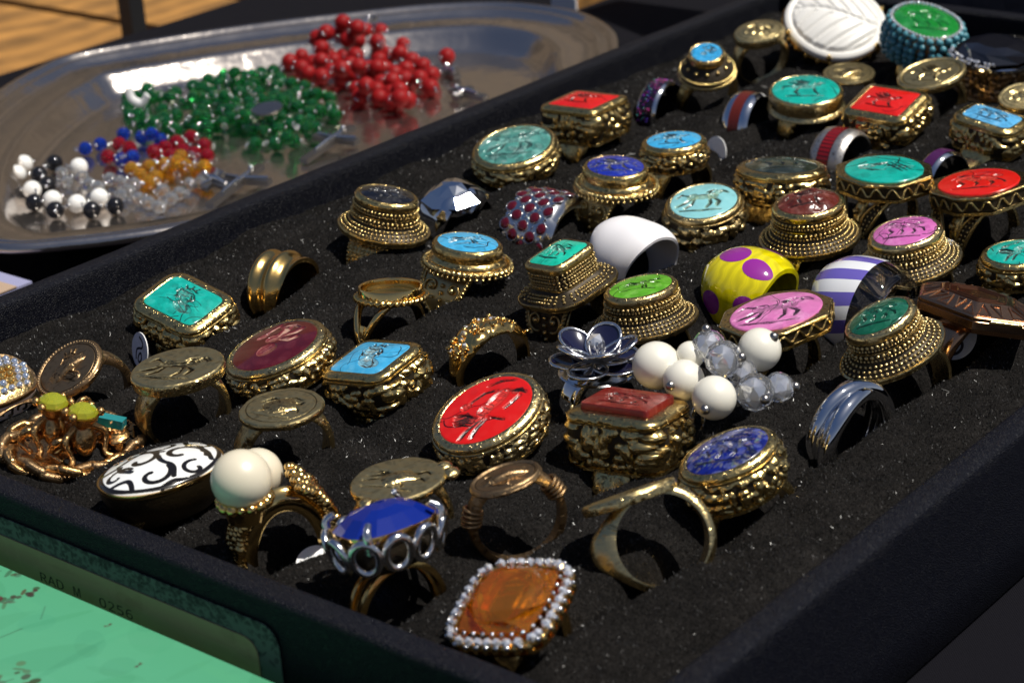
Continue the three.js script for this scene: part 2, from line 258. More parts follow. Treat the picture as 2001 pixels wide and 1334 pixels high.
// ---------------------------------------------------------------- sheet of carved and dyed stone faces (8 x 8 cells): colour and relief
const CELL = 256;
const sheet = document.createElement('canvas'), relief = document.createElement('canvas');
sheet.width = sheet.height = relief.width = relief.height = CELL * 8;
const cs = sheet.getContext('2d'), cr = relief.getContext('2d');
cr.fillStyle = '#c0c0c0'; cr.fillRect(0, 0, CELL * 8, CELL * 8);
const MOTIF = {
  bust: { blobs: [[-0.1, 0.36, 0.25, 0.24, 0.2], [-0.06, 0.16, 0.2, 0.24, 0.1], [-0.12, -0.04, 0.14, 0.12, 0.4], [0.16, -0.16, 0.16, 0.2, -0.3], [0.3, -0.46, 0.4, 0.26, -0.25]], lines: [[0.04, -0.3, 0.6, -0.05, 0.72, 0.2, 0.6], [0.03, -0.36, 0.44, -0.1, 0.47, 0.18, 0.42], [0.03, -0.34, 0.5, -0.36, 0.16, -0.26, -0.02, -0.3, -0.1], [0.03, 0.1, -0.58, 0.4, -0.66, 0.62, -0.5], [0.03, 0.3, -0.25, 0.46, -0.42, 0.5, -0.62], [0.05, 0.14, 0.3, 0.3, 0.1, 0.2, -0.06], [0.04, 0.2, 0.4, 0.36, 0.22, 0.34, 0.0], [0.04, -0.1, 0.7, -0.14, 0.9], [0.04, 0.06, 0.7, 0.08, 0.88], [0.04, -0.26, 0.6, -0.36, 0.78]] },
  horse: { blobs: [[-0.02, 0.04, 0.34, 0.15, 0.1], [-0.34, 0.06, 0.18, 0.19, 0], [0.28, 0.12, 0.17, 0.18, 0], [0.42, 0.34, 0.1, 0.2, -0.5], [0.6, 0.46, 0.17, 0.07, -0.5]], lines: [[0.08, 0.3, 0, 0.52, -0.16, 0.46, -0.4], [0.06, 0.2, -0.04, 0.26, -0.34, 0.14, -0.54], [0.08, -0.36, -0.06, -0.56, -0.26, -0.8, -0.36], [0.07, -0.28, -0.08, -0.32, -0.36, -0.52, -0.52], [0.05, -0.48, 0.14, -0.72, 0.3, -0.86, 0.14], [0.04, 0.34, 0.52, 0.2, 0.42, 0.14, 0.26], [0.04, 0.26, 0.5, 0.12, 0.42, 0.06, 0.3], [0.03, -0.7, -0.62, 0, -0.7, 0.6, -0.58]] },
  warrior: { blobs: [[0.22, 0.2, 0.17, 0.34, -0.55], [0.02, -0.08, 0.16, 0.2, -0.5], [-0.42, -0.2, 0.3, 0.11, -0.5], [-0.46, 0.16, 0.13, 0.11, 0.3], [0.6, 0.36, 0.1, 0.08, 0]], lines: [[0.035, -0.62, -0.06, -0.4, -0.1, -0.14, -0.28], [0.035, -0.64, -0.16, -0.42, -0.2, -0.18, -0.34], [0.035, -0.62, -0.26, -0.42, -0.3, -0.2, -0.4], [0.035, -0.58, -0.36, -0.42, -0.38, -0.24, -0.46], [0.06, 0.0, -0.3, -0.28, -0.6, -0.4, -0.84], [0.06, 0.12, -0.32, -0.06, -0.6, -0.14, -0.84], [0.05, -0.4, 0.24, -0.1, 0.5, 0.14, 0.5], [0.05, 0.4, 0.44, 0.64, 0.4, 0.8, 0.3], [0.045, 0.7, 0.22, 0.56, 0.0, 0.44, -0.12], [0.03, -0.1, 0.7, 0.2, 0.8, 0.5, 0.76], [0.03, 0.2, -0.34, 0.5, -0.46]] },
  figure: { blobs: [[0.02, 0.14, 0.2, 0.16, 0.2], [-0.12, -0.28, 0.24, 0.2, 0.4], [-0.26, 0.42, 0.17, 0.1, 0.3], [0.3, 0.4, 0.08, 0.2, -0.5]], lines: [[0.08, 0.1, 0.2, 0.28, 0.45, 0.2, 0.6], [0.07, 0.2, 0.16, 0.5, 0.2, 0.64, 0.34], [0.06, 0.14, 0.05, 0.36, -0.1, 0.55, -0.02], [0.05, -0.2, 0.5, 0.0, 0.72, 0.1, 0.84], [0.03, 0.1, 0.7, 0.4, 0.62, 0.55, 0.46]] },
  seal: { blobs: [[-0.36, 0.1, 0.26, 0.16, 0.3], [-0.1, -0.06, 0.2, 0.13, -0.2], [0.28, 0.0, 0.26, 0.17, -0.4], [0.5, 0.24, 0.15, 0.11, 0.5], [-0.5, 0.34, 0.12, 0.1, 0.2]], lines: [[0.04, -0.72, 0.1, -0.5, 0.4, -0.2, 0.36], [0.05, -0.55, -0.08, -0.36, -0.34, -0.5, -0.46], [0.05, -0.1, -0.16, 0.0, -0.36, -0.06, -0.5], [0.05, 0.3, -0.14, 0.42, -0.34, 0.34, -0.48], [0.04, 0.44, -0.04, 0.66, -0.1, 0.72, -0.26], [0.03, -0.1, 0.46, 0.2, 0.56, 0.5, 0.48], [0.03, -0.2, 0.3, 0.1, 0.26, 0.3, 0.36], [0.03, -0.66, -0.62, 0, -0.68, 0.6, -0.6]] },
  winged: { blobs: [[0.04, -0.04, 0.3, 0.16, 0.2], [0.36, 0.14, 0.14, 0.13, 0], [0.52, 0.3, 0.12, 0.08, 0.4], [-0.28, -0.04, 0.16, 0.16, 0], [-0.16, 0.32, 0.3, 0.13, -0.6]], lines: [[0.04, -0.56, 0.36, -0.3, 0.14, -0.04, 0.08], [0.04, -0.46, 0.48, -0.24, 0.26, 0.02, 0.16], [0.04, -0.34, 0.56, -0.14, 0.36, 0.08, 0.24], [0.04, -0.2, 0.6, -0.04, 0.44, 0.14, 0.3], [0.06, 0.26, -0.12, 0.3, -0.36, 0.42, -0.5], [0.06, -0.24, -0.16, -0.34, -0.4, -0.22, -0.54], [0.04, -0.42, 0, -0.7, 0.06, -0.78, -0.1], [0.03, -0.6, -0.6, 0, -0.66, 0.6, -0.58]] },
  bars: { blobs: [[-0.44, 0.0, 0.22, 0.16, 0.4], [-0.16, 0.14, 0.2, 0.13, 0.2], [-0.6, -0.1, 0.12, 0.1, 0]], lines: [[0.05, -0.7, 0.05, -0.4, 0.25, -0.1, 0.2, 0.1, 0.34], [0.03, 0.0, 0.3, 0.5, -0.32], [0.03, 0.14, 0.36, 0.64, -0.24], [0.03, 0.28, 0.42, 0.76, -0.14], [0.03, 0.1, 0.0, 0.84, 0.16], [0.03, 0.04, -0.14, 0.78, 0.02], [0.05, -0.55, -0.14, -0.3, -0.3, 0.02, -0.26]] },
  bird: { blobs: [[0.08, 0.06, 0.24, 0.13, 0.5], [0.34, 0.26, 0.1, 0.08, 0.3], [-0.3, 0.1, 0.28, 0.08, 0.1]], lines: [[0.04, 0.34, 0.3, 0.5, 0.42, 0.62, 0.34], [0.05, -0.1, 0, -0.45, 0.05, -0.7, -0.05], [0.04, -0.08, 0.1, -0.4, 0.22, -0.62, 0.2], [0.05, 0.0, -0.08, -0.4, -0.12, -0.72, -0.25], [0.04, 0.24, 0, 0.5, 0.1, 0.66, 0.02], [0.04, 0.1, -0.1, 0.14, -0.36], [0.04, 0.18, -0.08, 0.28, -0.34], [0.03, -0.6, -0.5, 0, -0.4, 0.6, -0.46]] },
};
let cellsUsed = 0; const CUT = {};
// depth of an intaglio at a point of its cell: 0 untouched, 1 deepest
function cutDepth(k, u, v) {
  const C = CUT[k]; if (!C) return 0; u /= C.sc; v /= C.sc; let g = 0;
  for (const [x, y, a, b, r] of C.F.blobs) { const dx = u - x, dy = v - y, c = Math.cos(r), s = Math.sin(r), p = (dx * c + dy * s) / a, q = (-dx * s + dy * c) / b, e = 1 - p * p - q * q; if (e > 0) g = Math.max(g, Math.sqrt(e) * 0.9 * (0.85 + 0.15 * Math.sin(p * 9))); }
  for (const [w, ...p] of C.F.lines) for (let i = 0; i + 3 < p.length; i += 2) { const ax = p[i], ay = p[i + 1], bx = p[i + 2] - ax, by = p[i + 3] - ay, t = clamp(((u - ax) * bx + (v - ay) * by) / (bx * bx + by * by)), d = Math.hypot(u - ax - bx * t, v - ay - by * t), ww = w * 0.95 + 0.012; if (d < ww) g = Math.max(g, 0.75 * (1 - d / ww)); }
  return g;
}
function cell(paint, raise) {
  const k = cellsUsed++, x = (k % 8) * CELL, y = Math.floor(k / 8) * CELL;
  for (const [c, f] of [[cs, paint], [cr, raise]]) { if (!f) continue; c.save(); c.beginPath(); c.rect(x, y, CELL, CELL); c.clip(); c.translate(x + CELL / 2, y + CELL / 2); c.scale(CELL * 0.47, -CELL * 0.47); c.lineCap = c.lineJoin = 'round'; f(c); c.restore(); }
  return k;
}
function scratchy(c, pts, w, ink, alpha) {   // cut line of uneven width and depth
  const q = []; const n = pts.length / 2; for (let s = 0; s <= 22; s++) { const t = s / 22 * (n - 1), i = Math.min(n - 2, Math.floor(t)), f = t - i; q.push([mix(pts[2 * i], pts[2 * i + 2], f), mix(pts[2 * i + 1], pts[2 * i + 3], f)]); }
  for (let s = 0; s < 22; s++) { const k = Math.sin(Math.PI * (s + 0.5) / 22); c.strokeStyle = `rgba(${ink},${alpha * rr(0.35, 1)})`; c.lineWidth = w * (0.35 + k * rr(0.5, 1.3)); c.beginPath(); c.moveTo(q[s][0] + rr(-0.012, 0.012), q[s][1] + rr(-0.012, 0.012)); c.lineTo(q[s + 1][0], q[s + 1][1]); c.stroke(); }
}
function path(c, pts) { c.beginPath(); c.moveTo(pts[0], pts[1]); if (pts.length === 4) c.lineTo(pts[2], pts[3]); else { for (let i = 2; i + 3 < pts.length; i += 2) c.quadraticCurveTo(pts[i], pts[i + 1], (pts[i] + pts[i + 2]) / 2, (pts[i + 1] + pts[i + 3]) / 2); c.lineTo(pts[pts.length - 2], pts[pts.length - 1]); } }
// dyed stone with black veins and an intaglio: dark pigment in its cuts, relief shading painted as tone and hatching
function carved(s, rgb, motif, { veins = 5, vein = '#14231f', ink = '20,18,16', ghost = '190,190,180', mottled = 0.08, sc = 0.9, inkA = 0.75, gold = 0 } = {}) {
  seed(s); const F = MOTIF[motif];
  const vein_ = []; for (let i = 0; i < veins; i++) { const p = []; let x = rr(-1, 1), y = rr(-1, 1), a = rr(0, TAU); for (let k = 0; k < 9; k++) { p.push(x, y); a += rr(-0.9, 0.9); x += Math.cos(a) * 0.17; y += Math.sin(a) * 0.17; } vein_.push([rr(0.01, 0.03), p]); }
  const spots = []; for (let i = 0; i < 260; i++) spots.push([rr(-1.1, 1.1), rr(-1.1, 1.1), rr(0.02, 0.2), rr(-1, 1)]);
  CUT[cellsUsed] = { F, sc };
  return cell((c) => {
    c.fillStyle = `rgb(${rgb})`; c.fillRect(-1.2, -1.2, 2.4, 2.4);
    for (const [x, y, r, l] of spots) { c.fillStyle = l > 0 ? `rgba(255,255,255,${l * mottled})` : `rgba(0,0,0,${-l * mottled})`; c.beginPath(); c.ellipse(x, y, r, r * 0.7, x * 3, 0, TAU); c.fill(); }
    for (const [w, p] of vein_) { c.strokeStyle = vein; c.lineWidth = w; path(c, p); c.stroke(); }
    for (let i = 0; i < gold; i++) { c.fillStyle = `rgba(${rr(120, 190)},${rr(120, 160)},${rr(90, 120)},${rr(0.1, 0.5)})`; c.beginPath(); c.ellipse(rr(-0.9, 0.9), rr(-0.8, 0.8), rr(0.01, 0.12), rr(0.01, 0.05), rr(0, 3), 0, TAU); c.fill(); }
    c.save(); c.scale(sc, sc);
    for (const [x, y, a, b, r] of F.blobs) {
      c.fillStyle = `rgba(${ghost},0.4)`; c.beginPath(); c.ellipse(x, y, a, b, r, 0, TAU); c.fill(); c.strokeStyle = `rgba(${ink},${0.5 * inkA})`; c.lineWidth = 0.022; c.beginPath(); c.ellipse(x, y, a, b, r, rr(0, 2), rr(3, 6)); c.stroke();
      for (let i = 0; i < 15; i++) { c.strokeStyle = `rgba(${ink},${rr(0.2, 0.65) * inkA})`; c.lineWidth = rr(0.008, 0.024); const t = rr(-1, 1), u = Math.sqrt(1 - t * t); c.beginPath(); c.moveTo(x + Math.cos(r) * -a * u * rr(0.3, 1) - Math.sin(r) * t * b, y - Math.sin(r) * a * u * rr(0.2, 1) + Math.cos(r) * t * b); c.lineTo(x + Math.cos(r) * a * u * rr(0.2, 1) - Math.sin(r) * t * b, y + Math.sin(r) * a * u * rr(0.2, 1) + Math.cos(r) * t * b); c.stroke(); }
    }
    for (const [w, ...p] of F.lines) { c.strokeStyle = `rgba(${ghost},0.35)`; c.lineWidth = w * 1.8; path(c, p); c.stroke(); }
    for (const [w, ...p] of F.lines) { scratchy(c, p, w * 0.95, ink, inkA * 0.62); for (let i = 0; i < 4; i++) scratchy(c, p.map((v) => v + rr(-0.06, 0.06)), 0.022, ink, inkA * 0.6); }
    c.restore();
  }, (c) => {
    c.scale(sc, sc);
    for (const k of [1, 0.8, 0.6, 0.4]) { for (const [x, y, a, b, r] of F.blobs) { c.fillStyle = 'rgba(0,0,0,0.22)'; c.beginPath(); c.ellipse(x, y, a * k, b * k, r, 0, TAU); c.fill(); } }
    for (const k of [1.8, 1.2, 0.6]) for (const [w, ...p] of F.lines) { c.strokeStyle = 'rgba(0,0,0,0.3)'; c.lineWidth = w * k; path(c, p); c.stroke(); }
  });
}
// struck or cast metal face: worn relief, dark metal left in the hollows
function struck(s, motif, { rim = true, ink = '25,18,8', base = '255,255,255', sc = 0.8, dots = 0 } = {}) {
  seed(s); const F = MOTIF[motif];
  CUT[cellsUsed] = { F, sc };
  return cell((c) => {
    c.fillStyle = `rgb(${base})`; c.fillRect(-1.2, -1.2, 2.4, 2.4);
    for (let i = 0; i < 160; i++) { c.fillStyle = `rgba(${ink},${rr(0.02, 0.12)})`; c.beginPath(); c.ellipse(rr(-1, 1), rr(-1, 1), rr(0.02, 0.14), rr(0.02, 0.06), rr(0, 3), 0, TAU); c.fill(); }
    c.save(); c.scale(sc, sc);
    for (const [w, ...p] of F.lines) { scratchy(c, p, w * 0.9, ink, 0.5); scratchy(c, p.map((v) => v + rr(-0.05, 0.05)), 0.025, ink, 0.5); }
    for (const [x, y, a, b, r] of F.blobs) for (let i = 0; i < 10; i++) { c.strokeStyle = `rgba(${ink},${rr(0.2, 0.6)})`; c.lineWidth = rr(0.01, 0.04); const t = rr(-1, 1); c.beginPath(); c.moveTo(x - Math.cos(r) * a * rr(0.2, 1) - Math.sin(r) * t * b, y - Math.sin(r) * a + t * b); c.lineTo(x + Math.cos(r) * a * rr(0.2, 1), y + Math.sin(r) * a + t * b); c.stroke(); }
    c.restore();
    if (rim) { c.strokeStyle = `rgba(${ink},0.5)`; c.lineWidth = 0.03; c.beginPath(); c.arc(0, 0, 0.84, 0, TAU); c.stroke(); }
  }, (c) => {
    c.fillStyle = '#808080'; c.fillRect(-1.2, -1.2, 2.4, 2.4);
    for (let i = 0; i < 200; i++) { c.fillStyle = rnd() > 0.5 ? 'rgba(255,255,255,0.1)' : 'rgba(0,0,0,0.1)'; c.beginPath(); c.ellipse(rr(-1, 1), rr(-1, 1), rr(0.02, 0.1), rr(0.02, 0.06), rr(0, 3), 0, TAU); c.fill(); }
    c.save(); c.scale(sc, sc);
    for (const k of [1, 0.75, 0.5]) for (const [x, y, a, b, r] of F.blobs) { c.fillStyle = 'rgba(255,255,255,0.3)'; c.beginPath(); c.ellipse(x, y, a * k, b * k, r, 0, TAU); c.fill(); }
    for (const k of [1.8, 0.9]) for (const [w, ...p] of F.lines) { c.strokeStyle = 'rgba(255,255,255,0.4)'; c.lineWidth = w * k; path(c, p); c.stroke(); }
    c.restore();
    if (rim) { for (let i = 0; i < (dots || 0); i++) { const t = (i / dots) * TAU; c.fillStyle = '#fff'; c.beginPath(); c.arc(Math.cos(t) * 0.91, Math.sin(t) * 0.91, 0.028, 0, TAU); c.fill(); } c.strokeStyle = 'rgba(0,0,0,0.6)'; c.lineWidth = 0.03; c.beginPath(); c.arc(0, 0, 0.84, 0, TAU); c.stroke(); }
  });
}
const TURQ = '12,160,146', SKY = '60,160,208', RED = '198,20,14', PINK = '194,98,168';
const S = {
  tealBust: carved(1, TURQ, 'bust', { veins: 9, ghost: '90,150,140', ink: '40,36,34' }),
  burgundy: carved(2, '74,4,9', 'figure', { veins: 0, ink: '196,160,140', ghost: '150,84,78', inkA: 0.7, mottled: 0.05, sc: 1 }),
  blueBust: carved(3, SKY, 'bust', { veins: 6, vein: '#101820', sc: 1 }),
  redWarrior: carved(4, RED, 'warrior', { veins: 3, vein: '#300', ghost: '230,90,80', mottled: 0.03, sc: 1 }),
  brownStone: carved(5, '112,26,18', 'seal', { veins: 1, ink: '60,40,35', ghost: '150,90,80' }),
  lapis: carved(6, '14,26,112', 'seal', { veins: 6, vein: '#0a1030', ink: '70,66,60', ghost: '90,96,120', gold: 260, inkA: 0.35, mottled: 0.25 }),
  blackStone: carved(7, '16,15,17', 'seal', { veins: 0, ink: '120,120,120', ghost: '90,90,90', inkA: 0.3 }),
  paleGreen: carved(8, '74,138,128', 'horse', { veins: 5, mottled: 0.22, ink: '40,70,66', ghost: '150,200,190' }),
  redHorse: carved(9, RED, 'winged', { veins: 5, vein: '#200', ghost: '150,60,50', mottled: 0.03 }),
  blueWing: carved(10, SKY, 'bird', { veins: 5, vein: '#0c141c' }),
  lapisSmall: carved(11, '24,40,146', 'winged', { veins: 4, vein: '#0a1030', ink: '90,84,60', ghost: '150,140,110', gold: 80, inkA: 0.5 }),
  blueSeal: carved(12, '52,160,214', 'winged', { veins: 6, vein: '#0c141c' }),
  paleHorse: carved(13, '128,190,196', 'horse', { veins: 0, ink: '40,46,36', ghost: '150,170,130', sc: 0.95, mottled: 0.04 }),
  maroon: carved(14, '92,36,26', 'winged', { veins: 2, ink: '50,34,32', ghost: '120,90,84' }),
  tealBars: carved(15, TURQ, 'bars', { veins: 6, ink: '20,40,36' }),
  redBust: carved(16, '206,26,16', 'seal', { veins: 3, vein: '#200', ink: '60,14,10', ghost: '220,110,80', mottled: 0.03 }),
  pinkSeal: carved(17, PINK, 'seal', { veins: 7, vein: '#2a2028', ink: '60,40,56', ghost: '160,110,140' }),
  tealSeal: carved(18, TURQ, 'winged', { veins: 7 }),
  tealWing: carved(19, TURQ, 'warrior', { veins: 9 }),
  redSquare: carved(20, '206,26,18', 'winged', { veins: 4, vein: '#2a0504', ink: '40,12,10', ghost: '170,70,60', mottled: 0.03 }),
  blueSquare: carved(21, '84,164,214', 'seal', { veins: 5, vein: '#0c1420', ghost: '110,140,150' }),
  greenBird: carved(22, '84,158,28', 'bird', { veins: 4, vein: '#16240c', ink: '20,30,16', ghost: '110,140,60' }),
  pinkHorse: carved(23, '200,112,170', 'horse', { veins: 3, vein: '#2a2028', ink: '22,16,22', ghost: '170,110,150', sc: 1 }),
  darkGreen: carved(24, '14,84,60', 'seal', { veins: 2, vein: '#06140f', ink: '16,34,26', ghost: '30,100,80', inkA: 0.4 }),
  tealTower: carved(25, '20,178,150', 'seal', { veins: 5 }),
  olive: carved(26, '38,44,34', 'seal', { veins: 0, ghost: '70,80,60', inkA: 0.3 }),
  blueDisc: carved(27, '46,150,206', 'figure', { veins: 4, ink: '30,26,20' }),
  coinBust: struck(40, 'bust', { dots: 60, sc: 0.72 }),
  signet: struck(41, 'horse', { rim: false, sc: 0.9 }),
  crusty: struck(42, 'seal', { rim: true }),
  rough: struck(43, 'bird', { rim: false, sc: 1 }),
  spiral: struck(44, 'winged', { rim: true }),
  worn: struck(45, 'seal', { rim: true }),
};
// white enamel with black scrolls
function scrolls(s, bg = '238,238,236') {
  seed(s);
  const curl = (c, x, y, r, a0, dir, w) => { c.lineWidth = w; c.beginPath(); for (let i = 0; i <= 40; i++) { const t = i / 40, a = a0 + dir * t * 4.9, q = r * (1 - 0.78 * t), px = x + Math.cos(a) * q, py = y + Math.sin(a) * q; i ? c.lineTo(px, py) : c.moveTo(px, py); } c.stroke(); };
  const all = (c, ink) => { c.strokeStyle = ink; const K = [[-0.3, -0.08, 0.4, 2.4, -1, 0.1], [0.36, 0.12, 0.42, 0.1, 1, 0.1], [-0.16, 0.56, 0.3, 4, 1, 0.085], [0.14, -0.6, 0.32, 1, -1, 0.085], [-0.76, 0.14, 0.24, 5, 1, 0.075], [0.76, -0.3, 0.24, 2, 1, 0.075], [-0.55, -0.5, 0.26, 0.6, 1, 0.07], [0.5, 0.62, 0.24, 3.6, -1, 0.07]]; for (const q of K) curl(c, ...q); c.lineWidth = 0.085; for (const p of [[-0.95, -0.3, -0.6, -0.1, -0.62, -0.3, -0.3, -0.45], [0.66, 0.3, 0.5, 0.62, 0.3, 0.5, 0.1, 0.86], [0.0, 0, 0.1, -0.2, 0.4, -0.3, 0.5, -0.6], [-0.6, 0.5, -0.3, 0.3, -0.3, 0.25, 0, 0.2], [-0.62, 0.0, -0.4, 0.3, -0.5, 0.5, -0.36, 0.8], [0.9, 0.05, 0.8, 0.2, 0.74, 0.3, 0.6, 0.42], [-0.1, -0.95, -0.2, -0.7, -0.4, -0.7, -0.6, -0.8], [0.4, -0.9, 0.5, -0.7, 0.7, -0.66, 0.85, -0.5]]) { path(c, p); c.stroke(); } c.lineWidth = 0.07; c.beginPath(); c.arc(0, 0, 0.975, 0, TAU); c.stroke(); };
  return cell((c) => { c.fillStyle = `rgb(${bg})`; c.fillRect(-1.2, -1.2, 2.4, 2.4); all(c, '#17120a'); }, (c) => { c.fillStyle = '#e0e0e0'; c.fillRect(-1.2, -1.2, 2.4, 2.4); all(c, '#303030'); });
}
S.enamel = scrolls(60); S.enamelGrey = scrolls(61, '200,196,196');
const handwriting = (strokes, bg = '214,210,206') => cell((c) => { c.fillStyle = `rgb(${bg})`; c.fillRect(-1.2, -1.2, 2.4, 2.4); seed(3); for (let i = 0; i < 80; i++) { c.fillStyle = `rgba(120,110,100,${rr(0, 0.05)})`; c.beginPath(); c.arc(rr(-1, 1), rr(-1, 1), rr(0.05, 0.3), 0, TAU); c.fill(); } for (const p of strokes) { c.strokeStyle = '#17101c'; c.lineWidth = 0.13; path(c, p); c.stroke(); } });
S.tagTwenty = handwriting([[-0.62, 0.5, -0.3, 0.66, 0.08, 0.5, 0.12, 0.22, -0.1, 0.04, -0.4, 0.06, -0.7, 0.0], [0.24, -0.12, 0.0, -0.02, -0.36, -0.1, -0.42, -0.4, -0.26, -0.72, 0.14, -0.78, 0.42, -0.56, 0.44, -0.26, 0.2, -0.1]]);
S.tagSmall = handwriting([[-0.2, 0.7, 0.3, 0.6, 0.3, 0.2, -0.1, 0.1, -0.4, -0.1, -0.3, -0.6], [0.2, -0.1, 0.4, -0.3, 0.2, -0.7, -0.1, -0.6, 0, -0.2, 0.2, -0.1]], '226,222,226');
S.plain = cell((c) => { c.fillStyle = '#fff'; c.fillRect(-1.2, -1.2, 2.4, 2.4); });
S.agate = carved(63, '22,120,44', 'seal', { veins: 0, ink: '20,90,34', ghost: '30,130,60', inkA: 0.12, mottled: 0.06 });
const sheetMap = new THREE.CanvasTexture(sheet); sheetMap.colorSpace = THREE.SRGBColorSpace;
const reliefMap = new THREE.CanvasTexture(relief);
M.stone = std([1, 1, 1], 0.27, 0, { map: sheetMap, bumpMap: reliefMap, bumpScale: 0.0003, clearcoat: 0.25, clearcoatRoughness: 0.12 });
M.stoneGloss = std([1, 1, 1], 0.16, 0, { map: sheetMap, bumpMap: reliefMap, bumpScale: 0.0003, clearcoat: 0.8, clearcoatRoughness: 0.05 });
M.struckBrass = std([0.70, 0.55, 0.26], 0.34, 1, { map: sheetMap, bumpMap: reliefMap, bumpScale: 0.0002 });
M.struckBronze = std([0.38, 0.25, 0.13], 0.38, 1, { map: sheetMap, bumpMap: reliefMap, bumpScale: 0.0003 });
M.printed = std([1, 1, 1], 0.7, 0, { map: sheetMap });
// ---------------------------------------------------------------- the setting
const TURN = 0.8565;      // the ring case stands at 49 degrees to the picture
const caseFrame = (o) => { o.rotation.y = TURN; return o; };
const structure = (name, geo, material) => { const m = new THREE.Mesh(geo.scale(MM, MM, MM), material); m.name = name; m.userData.kind = 'structure'; m.castShadow = m.receiveShadow = true; scene.add(m); return m; };
const box = (x0, x1, y0, y1, z0, z1) => { const g = new THREE.BoxGeometry(x1 - x0, y1 - y0, z1 - z0); g.translate((x0 + x1) / 2, (y0 + y1) / 2, (z0 + z1) / 2); return g; };
const worldUV = (g, s) => { const p = g.attributes.position, n = g.attributes.normal, uv = new Float32Array(p.count * 2); for (let i = 0; i < p.count; i++) { const ax = Math.abs(n.getX(i)), ay = Math.abs(n.getY(i)), az = Math.abs(n.getZ(i)); const [u, v] = ay >= ax && ay >= az ? [p.getX(i), p.getZ(i)] : ax > az ? [p.getZ(i), p.getY(i)] : [p.getX(i), p.getY(i)]; uv[2 * i] = u * s; uv[2 * i + 1] = v * s; } g.setAttribute('uv', new THREE.BufferAttribute(uv, 2)); return g; };
const pavingTone = tex(256, (u, v) => { const k = 0.42 + 0.25 * (tile(u, v, 6, 41, 5) - 0.5); return [k * 1.04, k, k * 0.93]; }, { srgb: true });
{ const g = new THREE.PlaneGeometry(24000, 24000); g.rotateX(-Math.PI / 2); g.translate(0, -760, 0); structure('ground', worldUV(g, 0.001), std([1, 1, 1], 0.9, 0, { map: pavingTone })); }
M.cloth = std([0.0045, 0.0042, 0.0068], 0.9, 0, { bumpMap: weave, bumpScale: 0.0002, sheen: 0.3, sheenRoughness: 0.5, specularIntensity: 0.25 }); M.cloth.sheenColor.setRGB(0.02, 0.019, 0.028);
{
  const t = tag(new THREE.Group(), 'black cloth covered table carrying the ring case and the platter', 'table'); t.name = 'cloth_covered_table'; t.scale.setScalar(MM); caseFrame(t); scene.add(t);
  part(t, 'table_top', worldUV(box(-420, 900, -30, 0, -394, 420), 0.05), M.cloth);
  for (const [x, z] of [[-390, -365], [870, -365], [-390, 390], [870, 390]]) part(t, 'leg', box(x - 20, x + 20, -760, -30.5, z - 20, z + 20), M.patina);
}

// ---------------------------------------------------------------- ring case: leatherette frame, velvet bed, lid
const NAVY = [0.0034, 0.004, 0.0088];
const scuffs = tex(1024, (u, v, i, j) => { const s = hash3(i >> 1, j >> 1, 88), k = 0.16 + 0.05 * tile(u, v, 12, 90, 4); return s > 0.9975 ? 0.3 + 0.6 * hash3(i >> 1, j >> 1, 91) : k; });
M.leather = std(NAVY.map((c) => c * 4.6), 0.5, 0, { map: scuffs, bumpMap: leather, bumpScale: 0.00022, specularIntensity: 0.35 });
const SLITS = [68, 30, -3, -36, -66, -95];
// where each ring is pushed into the bed: along and across the case
const SEATS = [[-39.0, 70.6], [25.6, 66.1], [90.9, 71.5], [125.0, 72.5], [176.0, 64.6], [215.0, 69.9], [-47.1, 26.9], [13.0, 25.6], [77.9, 26.7], [106.1, 26.8], [168.6, 23.4], [195.3, 25.9], [-42.2, 1.8], [12.9, -11.0], [81.4, 0.1], [102.9, -10.2], [171.7, -3.9], [200.1, -2.8], [-49.1, -38.1], [10.7, -32.6], [77.0, -35.2], [107.3, -39.1], [169.2, -35.3], [-39.6, -64.5], [18.6, -64.3], [73.9, -66.0], [110.2, -66.8], [-43.6, -95.6], [22.0, -94.5], [86.7, -87.4], [-78.3, 57.8], [-75.9, 30.7], [-79.1, -4.4], [-89.2, -46.5], [-79.4, -69.3], [-75.1, -97.2], [195.4, -33.2], [54.1, 63.9], [-109.3, -1.0], [-97.9, 72.0], [-108.6, -62.2], [-106.0, -92.3], [-22.2, -42.7], [-16.7, 23.0], [242.9, 60.8], [236.0, 23.3], [222.9, -10.6], [45.5, -95.2], [-99.9, 41.9], [-9.4, 67.1], [161.5, 72.2], [162.6, 40.7], [150.4, 0.9], [151.0, -31.7], [61.3, 38.3], [52.1, 2.0], [44.2, -38.5], [51.9, -65.2], [-6.8, -97.0], [-18.8, -9.3], [-105.9, -30.8]];
function bedHeight(A, B) {
  let press = 0, lip = 0; for (const [a, b] of SEATS) { const da = A - a, db = B - b; if (Math.abs(da) > 24 || Math.abs(db) > 14) continue; const la = Math.exp(-((da / 11.5) ** 4)); press = Math.max(press, la * Math.exp(-((db / 2.9) ** 2))); lip = Math.max(lip, la * Math.exp(-(((Math.abs(db) - 6.5) / 3.2) ** 2))); }
  let d = 99; for (const s of SLITS) d = Math.min(d, Math.abs(B - s - 1.6 * (noise(A * 0.03, s) - 0.5)));
  const t = clamp(d / 9), roll = Math.sqrt(1 - (1 - t) ** 2);
  return 24.9 - 6.5 * press + 1.3 * lip + 2.3 * roll + 1.5 * Math.sin(clamp(d / 16) * Math.PI / 2) + 6.4 * (fbm(A * 0.052, B * 0.05, 3, 2) - 0.5) + 0.5 * (noise(A * 0.35, B * 0.35, 9) - 0.5) - 2.2 * smooth(90, 107, B) - 0.8 * smooth(-118, -126, B);
}
